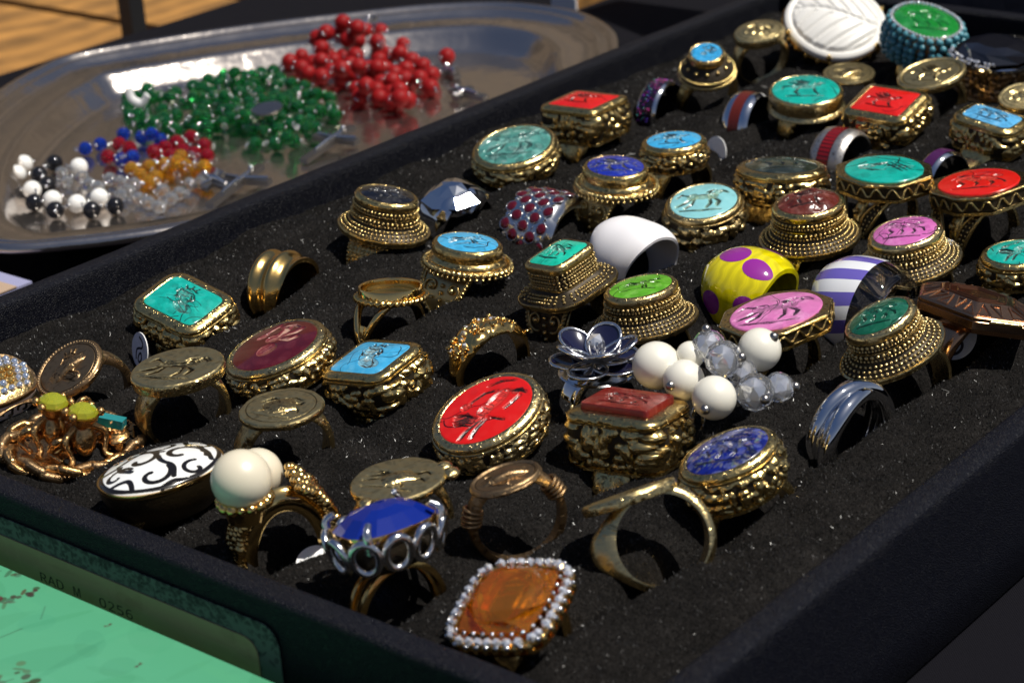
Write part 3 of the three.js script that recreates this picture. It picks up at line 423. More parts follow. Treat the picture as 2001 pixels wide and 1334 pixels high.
{
  const t = thing('ring_case', 'open black leatherette ring case lined with black velvet, full of rings', 'display case'); caseFrame(t);
  const out = evenly((() => { const p = [], r = 3, a = 211, b = 123; for (const [sx, sz, s] of [[1, 1, 0], [-1, 1, 1], [-1, -1, 2], [1, -1, 3]]) for (let k = 0; k <= 8; k++) { const w = (s + k / 8) * Math.PI / 2; p.push([80 + sx * (a - r) + Math.cos(w) * r, 9.3 + sz * (b - r) + Math.sin(w) * r]); } return p; })(), 900);
  // slightly uneven padded rim
  const wav = (i, k, p) => (k > 2 && k < 9 ? 0.35 * (noise(p[0] * 0.08, p[1] * 0.08, 5) - 0.5) : 0);
  part(t, 'frame', sweep(out, [[-6.2, 4], [-6.2, 22], [-6.15, 32], [-6.1, 34], [-5.75, 34.75], [-5, 35.05], [-1.1, 35.05], [-0.35, 34.75], [-0.05, 34], [0, 32], [0, 12], [0, 1.2], [-0.6, 0.6], [-6, 0.6]], { fy: wav, crease: 1, uv: 0.05 }), M.leather);
  const NX = 560, NZ = 318, pos = [], uv = [], idx = [];
  for (let j = 0; j <= NZ; j++) for (let i = 0; i <= NX; i++) { const A = mix(-124.6, 284.6, i / NX), B = mix(-126.2, 107.4, j / NZ); pos.push(A, bedHeight(A, B) + 0.35 * (hash3(i, j, 4) - 0.5), -B); uv.push(A / 84, B / 84); }
  for (let j = 0; j < NZ; j++) for (let i = 0; i < NX; i++) { const a = j * (NX + 1) + i; idx.push(a, a + 1, a + NX + 1, a + 1, a + NX + 2, a + NX + 1); }
  const g = new THREE.BufferGeometry(); g.setAttribute('position', new THREE.Float32BufferAttribute(pos, 3)); g.setAttribute('uv', new THREE.Float32BufferAttribute(uv, 2)); g.setIndex(idx); g.computeVertexNormals();
  const velvet = std([0.21, 0.205, 0.2], 0.95, 0, { map: napColour, bumpMap: napHeight, bumpScale: 0.0004, sheen: 0.25, sheenRoughness: 0.45, specularIntensity: 0.15 }); velvet.sheenColor.setRGB(0.03, 0.028, 0.027);
  part(t, 'velvet_bed', g, velvet);
  part(t, 'base', box(-125, 285, 1, 9, -107, 126), M.patina);
  // loose fibres of the nap
  const fibre = new THREE.BufferGeometry(); fibre.setAttribute('position', new THREE.Float32BufferAttribute([-0.06, 0, 0, 0.06, 0, 0, 0.04, 0.62, 0.08, -0.04, 0.52, 0.07], 3)); fibre.setIndex([0, 1, 2, 0, 2, 3]); fibre.computeVertexNormals();
  const COUNT = 480000, nap = new THREE.InstancedMesh(fibre, std([1, 1, 1], 0.3, 0), COUNT), m4 = new THREE.Matrix4(), q = new THREE.Quaternion(), e = new THREE.Euler(), v = new THREE.Vector3(), sc = new THREE.Vector3(), col = new THREE.Color();
  seed(99);
  for (let i = 0; i < COUNT; i++) {
    const A = rr(-124, 284), B = rr(-125, 107), lay = rr(0.2, 1.5); e.set(lay * Math.cos(i), rr(0, TAU), lay * Math.sin(i * 1.7)); q.setFromEuler(e);
    const s = rr(0.5, 1.35); m4.compose(v.set(A, bedHeight(A, B) - 0.12, -B), q, sc.set(s * rr(0.5, 1.1), s, s)); nap.setMatrixAt(i, m4);
    const k = 0.004 + 0.12 * rnd() ** 4 + (rnd() > 0.95 ? 0.18 * rnd() : 0); nap.setColorAt(i, col.setRGB(k, k * 0.97, k * 0.95));
  }
  nap.name = 'velvet_nap'; nap.userData.kind = 'stuff'; t.add(nap);
  { seed(201); const L = []; for (let i = 0; i < 70; i++) { const A = rr(-118, 270), B = rr(-120, 100), y = bedHeight(A, B) + 0.35, a = rr(0, TAU), l = rr(0.5, 2.2), p = []; for (let k = 0; k < 4; k++) p.push([A + Math.cos(a + k * rr(-0.5, 0.5)) * l * k * 0.5, y + rr(0, 0.4), -B + Math.sin(a + k * rr(-0.5, 0.5)) * l * k * 0.5]); L.push(limb(p, rr(0.035, 0.09), { seg: 4, n: 6 })); } part(t, 'lint', merge(L), std([0.42, 0.41, 0.39], 0.8), 'stuff'); }
  // lid leaning back beyond the far end
  const lid = part(t, 'lid', merge([box(0, 10, 0, 290, -113, 132), box(-12, 0, 284, 290, -113, 132), box(-12, 0, 6, 284, -113, -107), box(-12, 0, 6, 284, 126, 132)]), M.leather);
  lid.position.set(296, 12, 0); lid.rotation.z = -0.38;
  // paper stickers on the near outer wall
  const rounded = (w, h, r, d) => { const s = new THREE.Shape(); s.moveTo(-w / 2 + r, -h / 2); s.lineTo(w / 2 - r, -h / 2); s.quadraticCurveTo(w / 2, -h / 2, w / 2, -h / 2 + r); s.lineTo(w / 2, h / 2 - r); s.quadraticCurveTo(w / 2, h / 2, w / 2 - r, h / 2); s.lineTo(-w / 2 + r, h / 2); s.quadraticCurveTo(-w / 2, h / 2, -w / 2, h / 2 - r); s.lineTo(-w / 2, -h / 2 + r); s.quadraticCurveTo(-w / 2, -h / 2, -w / 2 + r, -h / 2); const g = new THREE.ExtrudeGeometry(s, { depth: d, bevelEnabled: false, curveSegments: 8 }); const p = g.attributes.position, u = new Float32Array(p.count * 2); for (let i = 0; i < p.count; i++) { u[2 * i] = p.getX(i) / w + 0.5; u[2 * i + 1] = p.getY(i) / h + 0.5; } g.setAttribute('uv', new THREE.BufferAttribute(u, 2)); return g; };
  const cv = (w, h, f) => { const c = document.createElement('canvas'); c.width = w; c.height = h; f(c.getContext('2d')); const x = new THREE.CanvasTexture(c); x.colorSpace = THREE.SRGBColorSpace; return x; };
  seed(12);
  const torn = cv(1024, 256, (c) => { c.fillStyle = '#4e5a52'; c.fillRect(0, 0, 1024, 256); for (let i = 0; i < 900; i++) { c.fillStyle = `rgba(14,18,18,${rr(0.1, 0.55)})`; c.beginPath(); c.ellipse(rr(0, 1024), rr(0, 130) * rnd(), rr(2, 10), rr(2, 6), rr(0, 3), 0, TAU); c.fill(); } });
  const typed = cv(1024, 256, (c) => { c.fillStyle = '#958a63'; c.fillRect(0, 0, 1024, 256); for (let i = 0; i < 200; i++) { c.fillStyle = `rgba(90,70,40,${rr(0, 0.07)})`; c.beginPath(); c.ellipse(rr(0, 1024), rr(0, 256), rr(5, 60), rr(5, 30), 0, 0, TAU); c.fill(); } c.fillStyle = '#1c1812'; c.font = '46px monospace'; c.fillText('RAD M  0256', 352, 112); });
  const st = part(t, 'worn_sticker', rounded(104, 22, 5, 0.25), std([1, 1, 1], 0.8, 0, { map: torn })); st.rotation.y = -Math.PI / 2; st.position.set(-131.25, 18.6, 2);
  const lb = part(t, 'paper_label', rounded(96, 16, 4, 0.25), std([1, 1, 1], 0.7, 0, { map: typed })); lb.rotation.y = -Math.PI / 2; lb.position.set(-131.55, 17.4, 0.4);
}

// ---------------------------------------------------------------- green tin in front
{
  const worn = (() => {
    const c = document.createElement('canvas'); c.width = 1024; c.height = 1024; const x = c.getContext('2d'); x.fillStyle = '#4f9a74'; x.fillRect(0, 0, 1024, 1024); seed(31);
    for (let i = 0; i < 700; i++) { x.fillStyle = rnd() > 0.5 ? `rgba(110,180,140,${rr(0, 0.10)})` : `rgba(30,90,60,${rr(0, 0.10)})`; x.beginPath(); x.ellipse(rr(0, 1024), rr(0, 1024), rr(6, 70), rr(4, 30), rr(0, 3), 0, TAU); x.fill(); }
    const chip = (px, py, r, n) => { for (let i = 0; i < n; i++) { x.fillStyle = `rgba(${rr(40, 90)},${rr(32, 60)},${rr(26, 40)},${rr(0.3, 0.85)})`; x.beginPath(); x.ellipse(px + rr(-r, r), py + rr(-r * 0.6, r * 0.6), rr(1, r * 0.45), rr(1, r * 0.25), rr(0, 3), 0, TAU); x.fill(); } };
    for (let i = 0; i < 150; i++) chip(rr(0, 1024), rr(0, 1024), rr(2, 8) + (rnd() > 0.75 ? rr(6, 20) : 0), 9);
    for (let i = 0; i < 26; i++) chip(rr(0, 1024), rr(20, 90), rr(4, 16), 7);
    for (let i = 0; i < 40; i++) { x.strokeStyle = `rgba(40,60,45,${rr(0.15, 0.5)})`; x.lineWidth = rr(1, 2.5); const a = rr(0, 1024), b = rr(0, 1024); x.beginPath(); x.moveTo(a, b); x.lineTo(a + rr(-60, 60), b + rr(-24, 24)); x.stroke(); }
    const t = new THREE.CanvasTexture(c); t.wrapS = t.wrapT = THREE.RepeatWrapping; t.colorSpace = THREE.SRGBColorSpace; return t;
  })();
  const t = thing('green_tin', 'chipped sea green painted tin standing beside the ring case', 'tin box'); caseFrame(t);
  const out = evenly((() => { const p = [], r = 5, a = 65, b = 90; for (const [sx, sz, s] of [[1, 1, 0], [-1, 1, 1], [-1, -1, 2], [1, -1, 3]]) for (let k = 0; k <= 8; k++) { const w = (s + k / 8) * Math.PI / 2; p.push([-201 + sx * (a - r) + Math.cos(w) * r, -15 + sz * (b - r) + Math.sin(w) * r]); } return p; })(), 300);
  const paint = std([1, 1, 1], 0.3, 0, { map: worn, bumpMap: pitted, bumpScale: 0.00006, clearcoat: 0.2, clearcoatRoughness: 0.3 });
  const wall = worldUV(sweep(out, [[0, 0.4], [0, 14], [0.5, 14.4], [0.6, 19.6], [0.2, 20.9], [-0.8, 21.6], [-2.2, 21.8]], { crease: 0.6 }), 1 / 200);
  part(t, 'tin_wall', wall, paint);
  const lidg = worldUV(box(-265.5, -136.2, 21.2, 22, -104.5, 74.5), 1 / 190); part(t, 'tin_lid', lidg, paint);
}

// ---------------------------------------------------------------- silver platter
M.platter = std([0.56, 0.50, 0.455], 0.22, 0.965, { bumpMap: brushed, bumpScale: 0.00025, roughnessMap: tex(256, (u, v) => 0.55 + 0.75 * (tile(u, v, 5, 51, 5) - 0.3)) });
{
  const t = thing('silver_platter', 'tarnished silver platter with ridged rim holding the rosaries', 'platter'); caseFrame(t);
  const pts = [[-8, 188], [7, 170], [29, 153], [75, 130], [120, 121], [180, 121], [228, 138], [251, 156], [268, 171], [284, 200], [284, 234], [268, 261], [245, 282], [212, 307], [176, 328], [143, 341], [122, 336], [101, 327], [62, 302], [22, 264], [-6, 222]];
  const c = new THREE.CatmullRomCurve3(pts.map((p) => new THREE.Vector3(p[0], 0, -p[1])), true, 'centripetal'), out = evenly(c.getSpacedPoints(600).slice(0, 600).map((p) => [p.x, p.z]), 220);
  // smooth the normals so that the flange narrows evenly
  for (let pass = 0; pass < 30; pass++) { const n = out.map((p, i) => { const a = out[(i + 219) % 220], b = out[(i + 1) % 220]; return [p[2] * 2 + a[2] + b[2], p[3] * 2 + a[3] + b[3]]; }); out.forEach((p, i) => { const l = Math.hypot(...n[i]); p[2] = n[i][0] / l; p[3] = n[i][1] / l; }); }
  part(t, 'rim', sweep(out, [[-1.2, 13.4], [0, 14.2], [0.3, 15.2], [-0.6, 16.6], [-2, 17], [-3.2, 16.4], [-4, 15], [-5.4, 14.8], [-6.6, 15.8], [-8, 15.5], [-9, 14.2], [-13, 13.4], [-20, 12.2], [-22, 12.6], [-23.5, 11.6], [-25, 10], [-28, 5.8], [-30.5, 4.3], [-33, 3.9], [-36, 3.8]], { crease: 1.4, uv: 0.02 }), M.platter);
  const inner = out.map((p) => [p[0] - p[2] * 36 - 138, p[1] - p[3] * 36 + 230]); inner.length_mm = 500;
  const well = face(inner.map((p) => [...p, 0, 0]), 0, { rings: 3, edge: 0, a: 100, b: 100 }); well.translate(138, 3.8, -230); part(t, 'well', worldUV(well, 0.02), M.platter);
  part(t, 'underside', sweep(out, [[-1, 13.2], [-9, 12.4], [-22, 9.6], [-28, 3.4], [-31, 1.2], [-36, 0.8]], { crease: 1.4, cap: null }), M.platter);
}

// ---------------------------------------------------------------- far side: wooden bench behind the table, scraps
const grain = tex(256, (u, v) => { const k = 0.5 + 0.5 * Math.sin((v * 9 + 1.6 * tile(u, v, 3, 61, 3)) * TAU), n = tile(u, v, 16, 62, 3); const s = 0.62 + 0.16 * k + 0.24 * (n - 0.5); return [0.84 * s, 0.60 * s, 0.30 * s]; }, { srgb: true });
M.wood = std([1, 1, 1], 0.6, 0, { map: grain });
{
  const t = thing('wooden_bench', 'sunlit pine bench with gaps between planks behind the table', 'bench', [0, 0, 0]); caseFrame(t);
  for (const [x0, x1] of [[96, 240], [247, 391], [400, 462], [470, 610]]) part(t, 'plank', worldUV(box(x0, x1, -90, -62, -1000, -560), 0.004), M.wood);
  for (const [x, z] of [[110, -600], [560, -600], [110, -990], [560, -990]]) part(t, 'leg', worldUV(box(x, x + 40, -760, -90.5, z, z + 40), 0.004), M.wood);
  const jetPaint = std([0.006, 0.006, 0.008], 0.5); const p = thing('metal_post', 'black metal post standing behind the table edge', 'post', [0, 0, 0]); caseFrame(p);
  part(p, 'shaft', worldUV(box(304, 313, -760, 140, -505, -496), 0.01), jetPaint); part(p, 'foot', box(294, 323, -760, -754, -515, -486), jetPaint);
}

// ---------------------------------------------------------------- unseen fence added behind, so that the silver mirrors brown
{
  const t = thing('added_board_fence', 'unseen brown board fence added for the silver to mirror', 'fence', [0, -760, -2600]); seed(123);
  const tones = [0.62, 0.8, 0.95, 1.1].map((k) => std([0.44 * k, 0.34 * k, 0.235 * k], 0.8, 0));
  for (let i = -15; i <= 15; i++) part(t, 'board', worldUV(box(i * 165 - 80, i * 165 + 80, 0, 2250 + rr(-20, 20), -12 + rr(-6, 6), 14), 0.002), tones[Math.floor(rnd() * 4)]);
  for (const y of [420, 1800]) part(t, 'rail', box(-2560, 2560, y, y + 90, -70, -20), tones[0]);
}
// ---------------------------------------------------------------- parts that rings are made of
const ring = (name, label, F, group) => thing(name, label, 'ring', F.slice(0, 3), F.slice(3, 7), group);
const stone = (g, out, a, b, k, { dome = 0.6, rot = Math.PI / 4, mat: m = M.stone, depth = 1.2, y = 0, lift, rings = 40, cut = 0.55 } = {}) => { const fine = evenly(out, 132), L = (x, z, r) => { const px = x / a, pz = z / b; return (lift ? lift(x, z, r) : 0) - cut * cutDepth(k, pz * Math.cos(rot) + px * Math.sin(rot), px * Math.cos(rot) - pz * Math.sin(rot)) * (1 - smooth(0.86, 0.96, r)); }; const s = part(g, 'stone', face(fine, dome, { cell: k, rot, a, b, depth, edge: 0.3, lift: L, rings }), m); s.position.y = y; return s; };
const bezel = (g, out, { w = 1.5, d = 2, m = M.brass, name = 'bezel' } = {}) => part(g, name, sweep(out, [[-0.35, -0.9], [-0.25, -0.1], [0.05, 0.12], [0.5, 0.05], [w * 0.75, -0.25], [w, -0.7], [w * 1.05, -d * 0.6], [w * 0.85, -d]], { crease: 0.9, f: (i, k, p) => (k > 2 ? 0.16 * (noise(p[0] * 0.8, p[1] * 0.8, k * 3) - 0.5) : 0) }), m);
// cast wall: brass lumps standing out of a dark ground
function castWall(g, out0, y0, y1, { w = 1.3, amp = 1.3, size = 2.4, s = 1, flare = 0.4, m = M.brass, name = 'cast_sides' } = {}) {
  const out = evenly(out0, 170); size *= 0.78;
  const N = out.length, MM_ = 24, step = out.length_mm / N, nc = Math.max(4, Math.round(out.length_mm / size)), cw = out.length_mm / nc;
  const lump = (sx, y) => { let v = 0; const ci = Math.floor(sx / cw), cj = Math.floor(y / size); for (let a = -1; a <= 1; a++) for (let b = -1; b <= 1; b++) { const ii = ((ci + a) % nc + nc) % nc, jj = cj + b, px = (ci + a + 0.5 + 0.7 * (hash3(ii, jj, s) - 0.5)) * cw, py = (jj + 0.5 + 0.7 * (hash3(ii, jj, s + 50) - 0.5)) * size, r = size * (0.42 + 0.42 * hash3(ii, jj, s + 90)), e = 0.55 + 0.9 * hash3(ii, jj, s + 7), d = Math.hypot((sx - px) / e, (y - py) * e) / r; v = Math.max(v, Math.sqrt(Math.max(0, 1 - d * d))); } return v; };
  const base = (t) => w + flare * Math.sin(t * Math.PI) - 0.5 * t;
  const prof = []; for (let k = 0; k <= MM_; k++) { const t = k / MM_; prof.push([base(t), mix(y0, y1, t)]); }
  part(g, 'dark_ground', sweep(out, [[w * 0.8, y0 + 0.05], ...prof.filter((_, k) => k % 3 === 0).map(([o, y]) => [o - 0.12, y]), [w * 0.3, y1 - 0.2], [-2, y1 - 0.3]], { crease: 1 }), M.patina);
  part(g, name, sweep(out, prof, { crease: 1.1, f: (i, k) => { const t = k / MM_, e = Math.min(1, Math.min(t, 1 - t) * 9), y = mix(y0, y1, t); return (amp * (lump(i * step, y) - 0.55) + 0.7 * (fbm(i * step * 1.3, y * 1.3, s, 3) - 0.5)) * e; } }), m);
  part(g, 'moulding', merge([sweep(out, [[w - 0.1, y0 - 0.3], [w + 0.4, y0 - 0.1], [w + 0.45, y0 + 0.3], [w, y0 + 0.45]], { crease: 1 }), sweep(out, [[w - 0.6, y1 + 0.5], [w + 0.05, y1 + 0.3], [w + 0.1, y1 - 0.3], [w - 0.6, y1 - 0.5]], { crease: 1 })]), m);
}
const shank = (g, { depth, R = 9, wt = 8, wb = 3.5, t = 1.5, tt = 2.4, m = M.brass, reach = 1.75, name = 'band', lumps = 0, ts = 0 }) => {
  const yc = -depth - R + 0.6;
  part(g, name, bandSurf({ yc, R, w: (th) => mix(wt, wb, smooth(0.7, reach + 0.9, Math.abs(th))), t: (th) => mix(tt, t, smooth(0.5, 1.6, Math.abs(th))) + ts * Math.exp(-(((th + 1.5) / 0.46) ** 2)), bump: lumps ? (th, z) => lumps * (fbm(th * 3.2, z * 0.45, 4, 3) - 0.5) * (1 - smooth(1, 2, Math.abs(th))) : null }), m);
  return yc;
};
// band with a worked outer surface
function bandSurf({ yc, R, w, t, bump, n = 88, m = 10, from = -Math.PI, to = Math.PI, round = 6, zoff }) {
  const pos = [], uvs = [], idx = [], S = 2 * m + 3;
  for (let i = 0; i <= n; i++) {
    const th = mix(from, to, i / n), W = w(th), T = t(th), zo = zoff ? zoff(th) : 0;
    const add = (v, r) => { pos.push(Math.sin(th) * r, yc + Math.cos(th) * r, v * W + zo); uvs.push((th * R) * 0.12, v * W * 0.12); };
    for (let k = 0; k <= m; k++) { const v = k / m - 0.5; add(v, R + T * (1 - 0.75 * Math.abs(2 * v) ** round) + (bump ? bump(th, v * W, v) : 0)); }
    for (let k = 0; k <= m; k++) { const v = 0.5 - k / m; add(v * 0.99, R); }
    const o = pos.length - S * 3 + 3; pos.push(...pos.slice((i * S) * 3, (i * S) * 3 + 3)); uvs.push(0, 0);
  }
  for (let i = 0; i < n; i++) for (let k = 0; k + 1 < S; k++) { const a = i * S + k; idx.push(a, a + S, a + 1, a + 1, a + S, a + S + 1); }
  if (to - from < 6.2) for (const i of [0, n]) { const o = i * S; for (let k = 1; k + 2 < S; k++) i ? idx.push(o, o + k, o + k + 1) : idx.push(o, o + k + 1, o + k); }
  return surface(pos, uvs, idx, 0.85);
}
// a piece of skin lying on a band's outer surface: round spot or stripe
function skin(bp, inside, { n = 26, m = 26, th0, th1, v0, v1, up = 0.06 }) {
  const pos = [], uvs = [], idx = [], S = m + 1;
  for (let i = 0; i <= n; i++) for (let k = 0; k <= m; k++) {
    let [x, y] = inside(i / n, k / m); const th = mix(th0, th1, x), v = mix(v0, v1, y), W = bp.w(th), r = bp.R + bp.t(th) * (1 - 0.75 * Math.abs(2 * v) ** (bp.round ?? 6)) + (bp.bump ? bp.bump(th, v * W, v) : 0) + up;
    pos.push(Math.sin(th) * r, bp.yc + Math.cos(th) * r, v * W); uvs.push(x, y);
  }
  for (let i = 0; i < n; i++) for (let k = 0; k < m; k++) { const a = i * S + k; idx.push(a, a + S, a + 1, a + 1, a + S, a + S + 1); }
  const g = new THREE.BufferGeometry(); g.setAttribute('position', new THREE.Float32BufferAttribute(pos, 3)); g.setAttribute('uv', new THREE.Float32BufferAttribute(uvs, 2)); g.setIndex(idx); g.computeVertexNormals(); return g;
}
const disc = (x, y) => { const a = x * TAU, r = y * 0.5; return [0.5 + Math.cos(a) * r, 0.5 + Math.sin(a) * r]; };
const plainSq = (x, y) => [x, y];
// little balls over the shoulder of a band
function studs(g, { yc, R, w, th0, th1, rows, r, m = M.brass, name = 'granulation' }) {
  const list = [], b = ball(r); for (let i = 0; i < rows; i++) { const th = mix(th0, th1, i / (rows - 1)), W = w(th) - r, n = Math.max(1, Math.floor(W / (r * 2.1))); for (let k = 0; k < n; k++) { const z = n > 1 ? mix(-W / 2, W / 2, k / (n - 1)) : 0; list.push(move(b, Math.sin(th) * R, yc + Math.cos(th) * R, z)); } }
  part(g, name, merge(list), m, 'stuff');
}
// scrolls of wire and balls on the near shoulder (facing -x), width 2h, from y0 down to y1
function filigree(g, { yc, R, th0 = -0.72, th1 = -1.85, h, m = M.brass, ground = M.patina }) {
  const L = [], T = (t) => mix(th0, th1, t), H = (t) => h * (1 - 0.16 * t - 0.62 * t ** 3), len = R * (th0 - th1), b = ball(0.5);
  const at = (z, t, o = 0.25) => { const th = T(t), r = R + o; return [Math.sin(th) * r, yc + Math.cos(th) * r, z]; };
  for (const s of [-1, 1]) {
    const p = []; for (let i = 0; i <= 18; i++) { const a = s * (0.4 - i / 18 * 5.8) + Math.PI / 2, r = h * 0.4 * (1 - i / 18 * 0.72); p.push(at(s * h * 0.46 + Math.cos(a) * r, 0.36 + (Math.sin(a) * r) / len, 0.35)); } L.push(limb(p, 0.34, { seg: 6, n: 34 }));
    const e = []; for (let i = 0; i <= 10; i++) e.push(at(s * H(i / 10) * 0.94, i / 10, 0.2)); L.push(limb(e, 0.36, { seg: 6, n: 20 }));
    for (let i = 0; i <= 12; i++) L.push(move(b, ...at(s * (H(i / 12) + 0.15), i / 12, 0.3)));
    L.push(move(b, ...at(s * h * 0.45, 0.36, 0.4), 0, 0, 0, 1.9));
  }
  for (let i = 0; i < 5; i++) L.push(move(b, ...at(0, 0.3 + i * 0.15, 0.35), 0, 0, 0, 1.2));
  part(g, 'filigree', merge(L), m, 'stuff');
  const pos = [], idx = []; for (let i = 0; i <= 12; i++) { const t = i / 12; pos.push(...at(-H(t), t, 0.05), ...at(H(t), t, 0.05), ...at(H(t), t, -0.9), ...at(-H(t), t, -0.9)); }
  for (let i = 0; i < 12; i++) for (let k = 0; k < 4; k++) { const a = 4 * i + k, c = 4 * i + (k + 1) % 4; idx.push(a, c, a + 4, c, c + 4, a + 4); }
  part(g, 'shoulder_plate', surface(pos, new Array(pos.length / 3 * 2).fill(0), idx, 0.6), ground);
}
const shape = (a, b, n, oct) => (oct ? poly([[a * 1.02, b * 0.44], [a * 0.5, b * 1.02], [-a * 0.5, b * 1.02], [-a * 1.02, b * 0.44], [-a * 1.02, -b * 0.44], [-a * 0.5, -b * 1.02], [a * 0.5, -b * 1.02], [a * 1.02, -b * 0.44]], 0.5, 96) : n > 4 ? poly([[a, b], [-a, b], [-a, -b], [a, -b]], n > 7 ? 0.8 : 2.4, 120) : oval(a, b, n, 84));

// ---- families of rings
function castRing(name, label, F, { k, n = 2, bez = 1.5, d = 7, amp = 1.2, size = 2.4, s = 1, dome = 0.6, rot = n > 3 ? 0 : Math.PI / 4, up = 0, m = M.brass, wt, wb = 4, R = 9, flare = 0.9, sm = M.stone, thick = 1.2, lift }) {
  const g = ring(name, label, F), a = F[7], b = F[8], o = shape(a, b, n); d += 0.7; amp *= 1.15; if (n > 4) bez *= 1.15;
  stone(g, o, a, b, k, { dome, rot, y: up, depth: thick + up, mat: sm, lift });
  bezel(g, o, { w: bez, d: 2, m });
  castWall(g, o, -1.9, -d, { w: bez * 0.9, amp, size, s, flare, m });
  shank(g, { depth: d - 0.8, R, wt: wt ?? b * 1.35, wb, m, lumps: 1.2 });
  return g;
}
function tierRing(name, label, F, { k, n = 2, d = 9.5, brim = 4.8, dome = 1.2, m = M.brass, wt = 9, wb = 5, R = 9.2, rot = Math.PI / 4, sm = M.stone, crust = false, rough = 0 }) {
  const g = ring(name, label, F), a = F[7], b = F[8], o = shape(a, b, n), y = (t) => -d * t;
  stone(g, o, a, b, k, { dome, rot, mat: sm, lift: rough ? (x, z, r) => rough * (fbm(x * 0.5, z * 0.5, 3, 3) - 0.5) * (1 - r ** 6) : null });
  bezel(g, o, { w: 1.2, d: 2.2, m });
  const sq = n > 3, prof = sq ? [[0.7, y(0.2)], [0.75, y(0.64)], [1.0, y(0.7)], [brim * 0.6, y(0.8)], [brim, y(0.9)]] : [[0.8, y(0.2)], [0.95, y(0.26)], [1.05, y(0.44)], [1.25, y(0.48)], [1.4, y(0.62)], [1.75, y(0.7)], [brim * 0.56, y(0.8)], [brim, y(0.92)]];
  part(g, 'tiered_body', sweep(o, [...prof, [brim * 0.9, y(1)], [0, y(1.04)], [-3, y(1.04)]], { crease: 0.8 }), M.patina);
  part(g, 'rim', merge([sweep(o, [[brim - 0.3, y(0.9)], [brim + 0.25, y(0.91)], [brim + 0.4, y(0.96)], [brim + 0.1, y(1.01)], [brim - 0.5, y(1.03)]], { crease: 1 }), sweep(o, [[brim - 0.9, y(0.985)], [brim - 0.1, y(1.0)], [brim - 0.1, y(1.06)], [brim - 1.2, y(1.08)]], { crease: 1 }), sweep(o, sq ? [[0.7, y(0.66)], [1.1, y(0.66)], [1.15, y(0.69)], [0.8, y(0.7)]] : [[1.0, y(0.43)], [1.5, y(0.44)], [1.5, y(0.47)], [1.1, y(0.48)]], { crease: 1 })]), m);
  const rows = sq ? [[0.85, 0.27, 0.44], [0.85, 0.36, 0.3], [0.9, 0.45, 0.44], [0.9, 0.54, 0.3], [0.9, 0.62, 0.44], [brim * 0.48, 0.755, 0.4], [brim * 0.66, 0.795, 0.36], [brim * 0.84, 0.84, 0.4]] : [[1.2, 0.29, 0.46], [1.25, 0.375, 0.3], [1.55, 0.53, 0.5], [1.65, 0.62, 0.34], [brim * 0.46, 0.735, 0.42], [brim * 0.66, 0.8, 0.4], [brim * 0.86, 0.862, 0.38]];
  part(g, 'beading', merge(rows.map(([of, t, r]) => beads(o, of, y(t), r, 2.05))), m, 'stuff');
  if (crust) { seed(5); const L = []; for (let i = 0; i < 150; i++) { const q = o[Math.floor((0.78 + 0.3 * rnd()) * o.length) % o.length], t = rr(0.35, 1), of = brim * t; L.push(move(new THREE.TetrahedronGeometry(0.35), q[0] + q[2] * of, y(mix(0.55, 0.93, t)) + 0.3, q[1] + q[3] * of, rr(0, 3), rr(0, 3), 0, rr(0.5, 1.3))); } part(g, 'crystal_crust', merge(L), M.rhinestone, 'stuff'); }
  const w = (th) => mix(wt, wb, smooth(0.8, 2.5, Math.abs(th))), yc = -d - R + 0.4;
  part(g, 'band', bandSurf({ yc, R, w, t: () => 1.5 }), m);
  if (sq) filigree(g, { yc, R: R + 1.5, h: wt / 2, m, th1: -1.75 }); else studs(g, { yc, R: R + 1.55, w: (th) => w(th) - 0.8, th0: -0.85, th1: -2.0, rows: 13, r: 0.46, m });
  return g;
}
function ropeRing(name, label, F, { k, d = 6, brim = 3.1, dome = 1, m = M.brass, h = 6 }) {
  const g = ring(name, label, F), a = F[7], b = F[8], o = shape(a, b, 2);
  stone(g, o, a, b, k, { dome }); bezel(g, o, { w: 1.1, d: 3.6, m });
  part(g, 'collar', merge([sweep(o, [[0.7, -3], [1.5, -3.4], [1.9, -4.2], [1.4, -4.8]], { crease: 1 }), sweep(o, [[1.3, -4.4], [brim - 0.4, -4.9], [brim + 0.2, -5.5], [0, -6]], { crease: 1 })]), m);
  part(g, 'rope_border', rope(o, brim, -5.1, 0.75, 46), m);
  part(g, 'bead_border', beads(o, brim + 0.5, -6, 0.5, 2.1), m, 'stuff');
  const yc = shank(g, { depth: d - 0.6, wt: 5, wb: 4, m, t: 1.2, tt: 1.4 });
  filigree(g, { yc, R: 10.5, h, m, ground: M.brassDull });
  return g;
}
